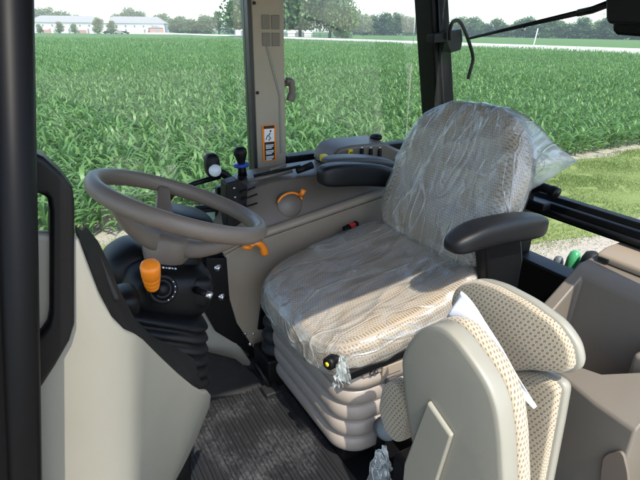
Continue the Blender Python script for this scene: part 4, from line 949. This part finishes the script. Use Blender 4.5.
# ------------------------------------------------------------------ plastic film
def film(name, base_fn, dim, n, res, g, mat, label, seed, drape=None):
    bm = bmesh.new(); bmesh.ops.create_cube(bm, size=2); bmesh.ops.subdivide_edges(bm, edges=bm.edges[:], cuts=res, use_grid_fill=True)
    for v in bm.verts:
        p = v.co; q = (abs(p.x)**n+abs(p.y)**n+abs(p.z)**n)**(1/n)
        e = Vector((p.x/q*dim[0], p.y/q*dim[1], p.z/q*dim[2])); nn = Vector((e.x/dim[0]**2, e.y/dim[1]**2, e.z/dim[2]**2)).normalized()
        w0 = Vector(base_fn(e)); w1 = Vector(base_fn(e+nn*.01)); d = (w1-w0).normalized()
        s = Vector((seed, seed*2, 0)); k1 = 1-abs(noise.noise(e*9+s))*2; k2 = 1-abs(noise.noise(Vector((e.x*18, e.y*9, e.z*12))+s*3))*2; k3 = noise.noise(e*5+s*5)
        k1 = max(0, k1)**3; k2 = max(0, k2)**3
        off = g + .0055*k1 + .0012*k2 + .006*max(-.3, k3)
        pos = w0 + d*off
        if drape: pos = drape(e, pos, nn)
        v.co = pos
    bm.verts.ensure_lookup_table()
    dead = [f for f in bm.faces if drape and f.calc_center_median().z < 0 ]
    o = bm_obj(name, bm, mat, None); tag(o, label, 'plastic cover'); return o
def drape_c(e, pos, nn):
    if nn.z < -.5: return Vector((pos.x, pos.y, pos.z+.004))
    if e.z < .01:
        h = (.01-e.z)/.06; f = .5+.5*noise.noise(Vector((e.x*14, e.y*14, 7)))
        out = Vector((e.x/.272, e.y/.28, 0))
        if e.x < -.2 or e.y < -.2: pos = pos + Vector((out.x*.006*h, out.y*.006*h, -.035*h*f*(1.3 if e.x < -.2 else .5)))
    return pos
film('cushion_film', fcush, (.279, .285, .058), 5.0, 80, .004, M['film_c'], 'wrinkled clear plastic film wrapped over the driver seat cushion', 1, drape_c)
def drape_b(e, pos, nn):
    if e.z < -.18: pos = pos + Vector((-.008, 0, 0))*noise.noise(e*10)
    if e.z > .15 and e.y < 0: pos = pos + Vector((0, -.02, .008))*(e.z-.15)/.12*abs(noise.noise(e*8+Vector((3, 3, 3))))
    return pos
film('backrest_film', fback, (.050, .265, .275), 3.4, 80, .005, M['film_b'], 'wrinkled clear plastic film pulled over the driver seat backrest', 4, drape_b)
# loose corner of the film flaring out to the right of the backrest: a two-sided open bag corner
def flap():
    top = [(487, 105), (512, 109), (533, 120), (548, 136), (561, 149), (578, 161)]
    bot = [(500, 215), (512, 205), (522, 196), (537, 187), (556, 175), (577, 161)]
    nu, nv = 26, 22; bm = bmesh.new(); sides = []
    tp = smooth_path([aX(1.24+.015*i, *p) for i, p in enumerate(top)], 5); bp_ = smooth_path([aX(1.20+.022*i, *p) for i, p in enumerate(bot)], 5)
    for sgn in (-1, 1):
        g = []
        for i in range(nu):
            row = []
            for j in range(nv):
                f = j/(nv-1); p = tp[i].lerp(bp_[i], f)
                puff = math.sin(math.pi*f)*.022*(1-i/(nu-1))**.5
                k = max(0, 1-abs(noise.noise(Vector((i*.12, f*7-i*.08, 2+sgn))))*2)**2
                p = p + Vector((sgn*puff+.010*k*sgn*math.sin(math.pi*f)+.006*noise.noise(Vector((i*.25, f*4, 9))), 0, .004*noise.noise(Vector((i*.4, f*3, 1)))))
                row.append(bm.verts.new(p))
            g.append(row)
        for i in range(nu-1):
            for j in range(nv-1): bm.faces.new((g[i][j], g[i+1][j], g[i+1][j+1], g[i][j+1]))
    bmesh.ops.remove_doubles(bm, verts=bm.verts, dist=.0004)
    o = bm_obj('loose_film_corner', bm, M['film_f'], None); bf = bpy.data.objects['backrest_film']; o.parent = bf
flap()
# hanging crumple below the front corner and on the floor
def crumple(name, c, size, seed, label, parent=None):
    """gathered hanging sheet of film: pleated fan, open at the bottom"""
    bm = bmesh.new(); nu, nv = 46, 26; g = []; c = Vector(c)
    for i in range(nu):
        u = i/(nu-1)*2-1; row = []
        for j in range(nv):
            v = j/(nv-1); sp = .35+.65*v**.8
            fold = math.sin(u*17+seed+noise.noise(Vector((u*2, v*2, seed)))*3)*.35*sp
            n3 = noise.noise_vector(Vector((u*4, v*5, seed)))
            drop = 1-2*v*(1+.25*noise.noise(Vector((u*3, 1, seed))))
            row.append(bm.verts.new(c+Vector((u*size[0]*sp+n3.x*size[0]*.25, fold*size[1]+n3.y*size[1]*.4, drop*size[2]+n3.z*size[2]*.10))))
        g.append(row)
    for i in range(nu-1):
        for j in range(nv-1): bm.faces.new((g[i][j], g[i+1][j], g[i+1][j+1], g[i][j+1]))
    o = bm_obj(name, bm, M['film_f'], parent)
    if not parent: tag(o, label, 'plastic film')
    return o
crumple('hanging_film', aX(.565, 342, 370), (.024, .03, .042), 2, None, bpy.data.objects['cushion_film'])
crumple('film_scrap', aY(.80, 380, 470), (.045, .04, .075), 5, 'crumpled piece of clear film hanging down beside the round grey knob')
# round grey knob beneath the seat
kc = aY(.86, 386, 428); kk = thing('seat_height_knob', (kc.x, kc.y, 0), 'round dark grey knob low beside the folded seat', 'knob')
bm = bmesh.new(); d = Vector((-.25, -.75, .6)); lathe(bm, kc-d.normalized()*.03, d, [(0, .02), (.01, .032), (.045, .034), (.052, .030), (.054, 0)], 22); bm_obj('knob', bm, M['grey'], kk)
bm = bmesh.new(); cyl(bm, kc-d.normalized()*.03, (kc.x+.03, kc.y+.06, .0), .014, n=12); bm_obj('knob_stem', bm, M['black'], kk)

# ------------------------------------------------------------------ folded instructor seat
ins = thing('instructor_seat', (.75, .55, 0), 'folded up instructor seat with smooth cream shell and coarse checked beige fabric', 'seat')
def xprism(pts, x0, th, rnd=0):
    p = [aX(x0, *q) for q in pts]
    if rnd: p = round_poly(p, rnd)
    bm = bmesh.new(); prism(bm, p, (th, 0, 0)); return bm
def pillow(name, pts, x0, th, mat, parent, rnd=.03, edge=1., rings=9, n_side=None, puff=.35, grow=0, xs=None):
    """padded shape: outline lies in plane x = x0, pad swells towards -x by th; uv in metres"""
    P0 = round_poly([aX(x0, *q) if not isinstance(q, Vector) else q for q in pts], rnd, 6)
    # resample evenly
    L_ = [0]; 
    for i in range(len(P0)): L_.append(L_[-1]+(P0[(i+1) % len(P0)]-P0[i]).length)
    n = 72; Q = []
    for k in range(n):
        s = L_[-1]*k/n; i = max(j for j in range(len(P0)) if L_[j] <= s+1e-9); f = (s-L_[i])/max(1e-9, L_[i+1]-L_[i]); Q.append(P0[i].lerp(P0[(i+1) % len(P0)], f))
    c = sum(Q, Vector())/n; bm = bmesh.new(); uvl = bm.loops.layers.uv.new('UVMap'); rs = []
    prof = [(1+grow*.3, 0)] + [(1+grow-( (1-math.cos(t))*.055), th*math.sin(t)**.8*.8) for t in [math.pi/2*k/6 for k in range(1, 7)]]
    last = prof[-1][0]
    prof += [(last*(1-k/8), th*.8+th*.2*(1-(1-k/8)**2)) for k in range(1, 8)]
    for s, h in prof: rs.append([bm.verts.new(c+(q-c)*s+Vector((-h, 0, 0))) for q in Q])
    vc = bm.verts.new(c+Vector((-th, 0, 0)))
    for a, b in zip(rs, rs[1:]):
        for i in range(n): bm.faces.new((a[i], b[i], b[(i+1) % n], a[(i+1) % n]))
    for i in range(n): bm.faces.new((rs[-1][i], vc, rs[-1][(i+1) % n]))
    bm.faces.new(rs[0])
    side = {}
    for ri, r in enumerate(rs):
        for v in r: side[v] = max(0, 7-ri)*.006
    for f in bm.faces:
        for l in f.loops:
            co = l.vert.co; d = (co-c); d.x = 0; e = side.get(l.vert, 0)
            u = d + (d.normalized()*e if d.length > 1e-6 else d*0); l[uvl].uv = (u.y, u.z)
    return bm_obj(name, bm, mat, parent)
X0 = .60
face = [(401, 358), (408, 342), (419, 330), (432, 324), (445, 327), (458, 340), (477, 366), (490, 387), (498, 410), (502, 440), (506, 520), (432, 520), (418, 470), (410, 435), (404, 395)]
rim = [(c_[0]*1.0, c_[1]) for c_ in face]
F0 = round_poly([aX(X0, *p) for p in face], .02, 4); cF = sum(F0, Vector())/len(F0)
bm = bmesh.new(); loft(bm, [[cF+(p-cF)*s+Vector((dx, 0, 0)) for p in F0] for s, dx in ((.0001, -.0035), (.5, -.003), (.90, -.0015), (.972, -.0005), (.986, .0012), (.996, .004), (1.0, .009), (1.0, .034), (.98, .038), (.5, .038))]); sh = bm_obj('cushion_shell', bm, M['cream'], ins)
bm = bmesh.new(); lg = [aX(X0-.004, *p) for p in ((431, 399), (455, 434), (436, 492), (404, 492), (407, 462))]; cL = sum(lg, Vector())/5
prism(bm, [cL+(p-cL)*1.0 for p in lg], [cL+(p-cL)*.97+Vector((-.010, 0, 0)) for p in lg]); bm_obj('raised_panel', bm, M['cream'], sh, bevel=.004, seg=3)
# folded cushion fabric (behind the shell)
sc_ = [cF+(p-cF)*1.05+Vector((.05, 0, .0)) for p in F0]; bm = bmesh.new(); uvl = bm.loops.layers.uv.new('UVMap')
loft(bm, [[cF+(p-cF)*s+Vector((dx, 0, 0)) for p in F0] for s, dx in ((.7, .036), (.985, .037), (1.015, .041), (1.022, .050), (1.01, .060), (.98, .070), (.93, .074), (.5, .075))])
bm.normal_update()
per = {}; n_ = len(F0); arc = [0]
for i in range(1, n_): arc.append(arc[-1]+(F0[i]-F0[i-1]).length)
bm.verts.index_update()
for i, v in enumerate(bm.verts): per[v.index] = arc[i % n_]
for f in bm.faces:
    for l in f.loops:
        l[uvl].uv = ([0, .06, .072, .083, .096, .108, .13, .22][min(7, l.vert.index//n_)], per[l.vert.index])
bm_obj('cushion_fabric', bm, M['fab_i'], ins)
pillow('side_bolster', [(392, 380), (403, 376), (412, 390), (417, 412), (414, 436), (405, 440), (393, 428), (387, 405)], .655, .035, M['fab_i'], ins, rnd=.02)
# backrest: fabric pads and hard shell
up = [(455, 300), (458, 289), (466, 282), (480, 279), (500, 285), (530, 301), (560, 323), (575, 345), (578, 366), (566, 372), (535, 368), (500, 372), (462, 340)]
lo = [(470, 360), (533, 371), (541, 373), (563, 384), (557, 420), (542, 500), (470, 500)]
pu = pillow('backrest_upper', up, .80, .022, M['fab_i'], ins, rnd=.012)
pl_ = pillow('backrest_lower', lo, .806, .020, M['fab_i'], ins, rnd=.012)
def shell_of(pts, x0, th, s, dy):
    p = round_poly([aX(x0, *q) for q in pts], .02, 4); c = sum(p, Vector())/len(p)
    bm = bmesh.new(); loft(bm, [[c+(q-c)*k+Vector((dx, dy, 0)) for q in p] for k, dx in ((s*.97, 0), (s, .004), (s, th-.01), (s*.97, th), (s*.5, th+.004))]); return bm
bm_obj('backrest_shell', shell_of(up, .797, .022, 1.022, -.004), M['cream'], ins)
bm_obj('backrest_shell', shell_of(lo, .805, .024, 1.03, -.004), M['cream'], ins)
bm = bmesh.new(); c = aX(.81, 500, 470); box(bm, (.70, .46, .0), (.86, .80, c.z-.12)); bm_obj('seat_mount', bm, M['black'], ins, bevel=.01)
# white leaflet tucked in
def leaflet():
    L0 = [(461, 291), (478, 312), (500, 343), (520, 378), (535, 408)]; L1 = [(448, 317), (463, 327), (484, 348), (508, 381), (534.3, 409)]
    a = smooth_path([aX(.700+.008*i, *p) for i, p in enumerate(L0)], 5); b = smooth_path([aX(.692+.009*i, *p) for i, p in enumerate(L1)], 5); bm = bmesh.new(); g = []
    for i in range(len(a)):
        g.append([bm.verts.new(a[i].lerp(b[i], j/6)+Vector((.004*math.sin(j*.9+i*.4), 0, .002*math.sin(i*.7)))) for j in range(7)])
    for i in range(len(a)-1):
        for j in range(6): bm.faces.new((g[i][j], g[i+1][j], g[i+1][j+1], g[i][j+1]))
    o = bm_obj('paper_leaflet', bm, M['paper'], None); s = o.modifiers.new('t', 'SOLIDIFY'); s.thickness = .0015
    tag(o, 'white paper leaflet tucked between the folded cushion and the checked backrest', 'leaflet')
leaflet()

# ------------------------------------------------------------------ left fender console with storage bin
fc = thing('fender_console', (1.35, .55, 0), 'taupe side console with an open storage bin right of the folded seat', 'side console')
y0, y1 = .40, .775
prof = [(1.465, .615), (1.33, .600), (1.295, .582), (1.19, .497), (1.085, .425), (1.055, .395), (1.06, .0), (1.465, .0)]
def zs(x): return float(np.interp(x, [1.055, 1.085, 1.19, 1.295, 1.33, 1.465], [.395, .425, .497, .582, .600, .615]))
bm = bmesh.new(); V3 = lambda x, y, z=None: Vector((x, y, zs(x) if z is None else z))
mouth = [V3(1.29, .735), V3(1.19, .735), V3(1.105, .735), V3(1.10, .60), V3(1.115, .53), V3(1.165, .462), V3(1.19, .455), V3(1.29, .455)]
outr = [V3(1.33, y1), V3(1.19, y1), V3(1.085, y1), V3(1.07, .62), V3(1.058, .50), V3(1.055, y0), V3(1.19, y0), V3(1.33, y0)]
vm = [bm.verts.new(p) for p in mouth]; vo = [bm.verts.new(p) for p in outr]; n = len(vm)
fl = [bm.verts.new(Vector((min(p.x, 1.27)+(.01 if p.x < 1.2 else -.005), p.y, .31))) for p in mouth]
for i in range(n):
    j = (i+1) % n
    bm.faces.new((vo[i], vo[j], vm[j], vm[i])); bm.faces.new((vm[i], vm[j], fl[j], fl[i]))
bm.faces.new(fl)
bl = [bm.verts.new(Vector((p.x+(0 if p.x > 1.1 else .01), p.y, 0))) for p in outr]
for i in range(n-1): bm.faces.new((vo[i], vo[i+1], bl[i+1], bl[i]))
tb = [bm.verts.new(v) for v in ((1.465, y1, .615), (1.465, y0, .615), (1.465, y0, 0), (1.465, y1, 0))]
bm.faces.new((vo[0], vo[n-1], tb[1], tb[0])); bm.faces.new((vo[n-1], bl[n-1], tb[2], tb[1])); bm.faces.new((vo[0], tb[0], tb[3], bl[0])); bm.faces.new((tb[0], tb[1], tb[2], tb[3]))
me_o = bm_obj('console_body', bm, M['taupe'], fc, bevel=.008, seg=3)
bm = bmesh.new(); box(bm, (1.18, .457, .305), (1.27, .505, .50)); bm_obj('bin_divider', bm, M['taupe'], fc, bevel=.012, seg=3)
bm = bmesh.new(); prism(bm, [Vector(p) for p in ((1.372, .50, .606), (1.56, .50, .618), (1.56, .50, .648), (1.41, .50, .640), (1.372, .50, .628))], (0, .255, 0)) ; bm_obj('console_lid', bm, M['taupe_l'], fc, bevel=.008, seg=3)
bm = bmesh.new(); q = aX(1.368, 597, 258); box(bm, (1.366, .715, .611), (1.374, .745, .622)); bm_obj('lid_slot', bm, M['ink'], fc, smooth=False)
bm = bmesh.new(); q = aX(1.04, 614, 440); prism(bm, round_poly([aX(1.047, *p) for p in ((600, 475), (603, 455), (622, 450), (628, 475), (628, 500), (600, 500))], .02), (.01, 0, 0)); bm_obj('panel_recess', bm, M['console'], fc, bevel=.003)

# ------------------------------------------------------------------ rear wiper at the top right
wp = thing('rear_wiper', aX(1.40, 622, 18), 'black rear wiper motor cover with its thin arm at the top right', 'wiper')
bm = bmesh.new(); prism(bm, [aX(1.44, *p) for p in ((603, -112), (672, -112), (668, 26), (607, 24), (605, 18))], (.10, 0, 0)); bm_obj('motor_cover', bm, M['black'], wp, bevel=.010, seg=3)
bm = bmesh.new(); prism(bm, [aX(1.455, *p) for p in ((612, 20), (668, 22), (668, 39), (616, 35), (612, 31))], (.06, 0, 0)); bm_obj('motor_base', bm, M['blackg'], wp, bevel=.008)
bm = bmesh.new(); tube(bm, [aX(1.54, *p) for p in ((608, 4), (592, 10), (578, 13))], .011, 10); bm_obj('wiper_arm', bm, M['black'], wp)
bm = bmesh.new(); tube(bm, [aX(1.54, *p) for p in ((580, 12.5), (530, 24), (500, 31), (469, 38.5))], [.009, .007, .006, .005], 8); wb_ = bm_obj('wiper_blade', bm, M['black'], wp)
bm = bmesh.new(); q = aX(1.535, 524, 27); cyl(bm, q, q+Vector((0, 0, -.012)), .006, n=10); bm_obj('blade_clip', bm, M['steel'], wb_)

# ------------------------------------------------------------------ green hydraulic caps outside
for k, (px, py, r_, h, mt, lb_) in enumerate(((572, 264, .026, .085, 'green', 'bright green rounded cap behind the rear sill, tallest of the caps'), (558, 261, .020, .05, 'grey', 'small grey green cap behind the rear sill, leftmost of the caps'), (590, 263, .036, .075, 'blackr', 'black rounded coupler cap behind the rear sill, right of the green cap'), (567, 268, .018, .03, 'green', 'small green cap low in front of the tall green cap'))):
    c = aX(1.70 if px != 566 else 1.66, px, py); hp = thing('coupler_cap', (c.x, c.y, c.z-.03), lb_, 'coupler cap', 'coupler caps behind the rear sill')
    bm = bmesh.new(); lathe(bm, c-Vector((0, 0, .03)), (0.1, 0, 1), [(0, r_*.8), (.02, r_), (h*.6, r_*.95), (h*.9, r_*.7), (h, r_*.3), (h*1.02, 0)], 20); bm_obj('cap', bm, M[mt], hp)
    bm = bmesh.new(); cyl(bm, c-Vector((0, 0, .20)), c-Vector((0, 0, .029)), r_*.7, n=14); bm_obj('coupler', bm, M['steel'], hp)
rb = thing('rear_linkage', (1.72, 1.0, -.1), 'dark linkage block carrying the coupler caps behind the cab', 'linkage')
bm = bmesh.new(); box(bm, (1.60, .78, -.3), (1.86, 1.5, .22)); bm_obj('valve_block', bm, M['blackr'], rb, bevel=.02)

# ------------------------------------------------------------------ haze
hz = bmesh.new(); box(hz, (-420, -60, G-1.0), (620, 520, 24)); ho = bm_obj('haze', hz, None, None, smooth=False); ho['kind'] = 'stuff'
hm = bpy.data.materials.new('haze_air'); hm.use_nodes = True; ht = hm.node_tree; ht.nodes.clear()
hv = ht.nodes.new('ShaderNodeVolumePrincipled'); hv.inputs['Color'].default_value = (.86, .93, .97, 1); hv.inputs['Density'].default_value = .00055; hv.inputs['Anisotropy'].default_value = .2
hout = ht.nodes.new('ShaderNodeOutputMaterial'); ht.links.new(hv.outputs[0], hout.inputs['Volume']); ho.data.materials.append(hm)
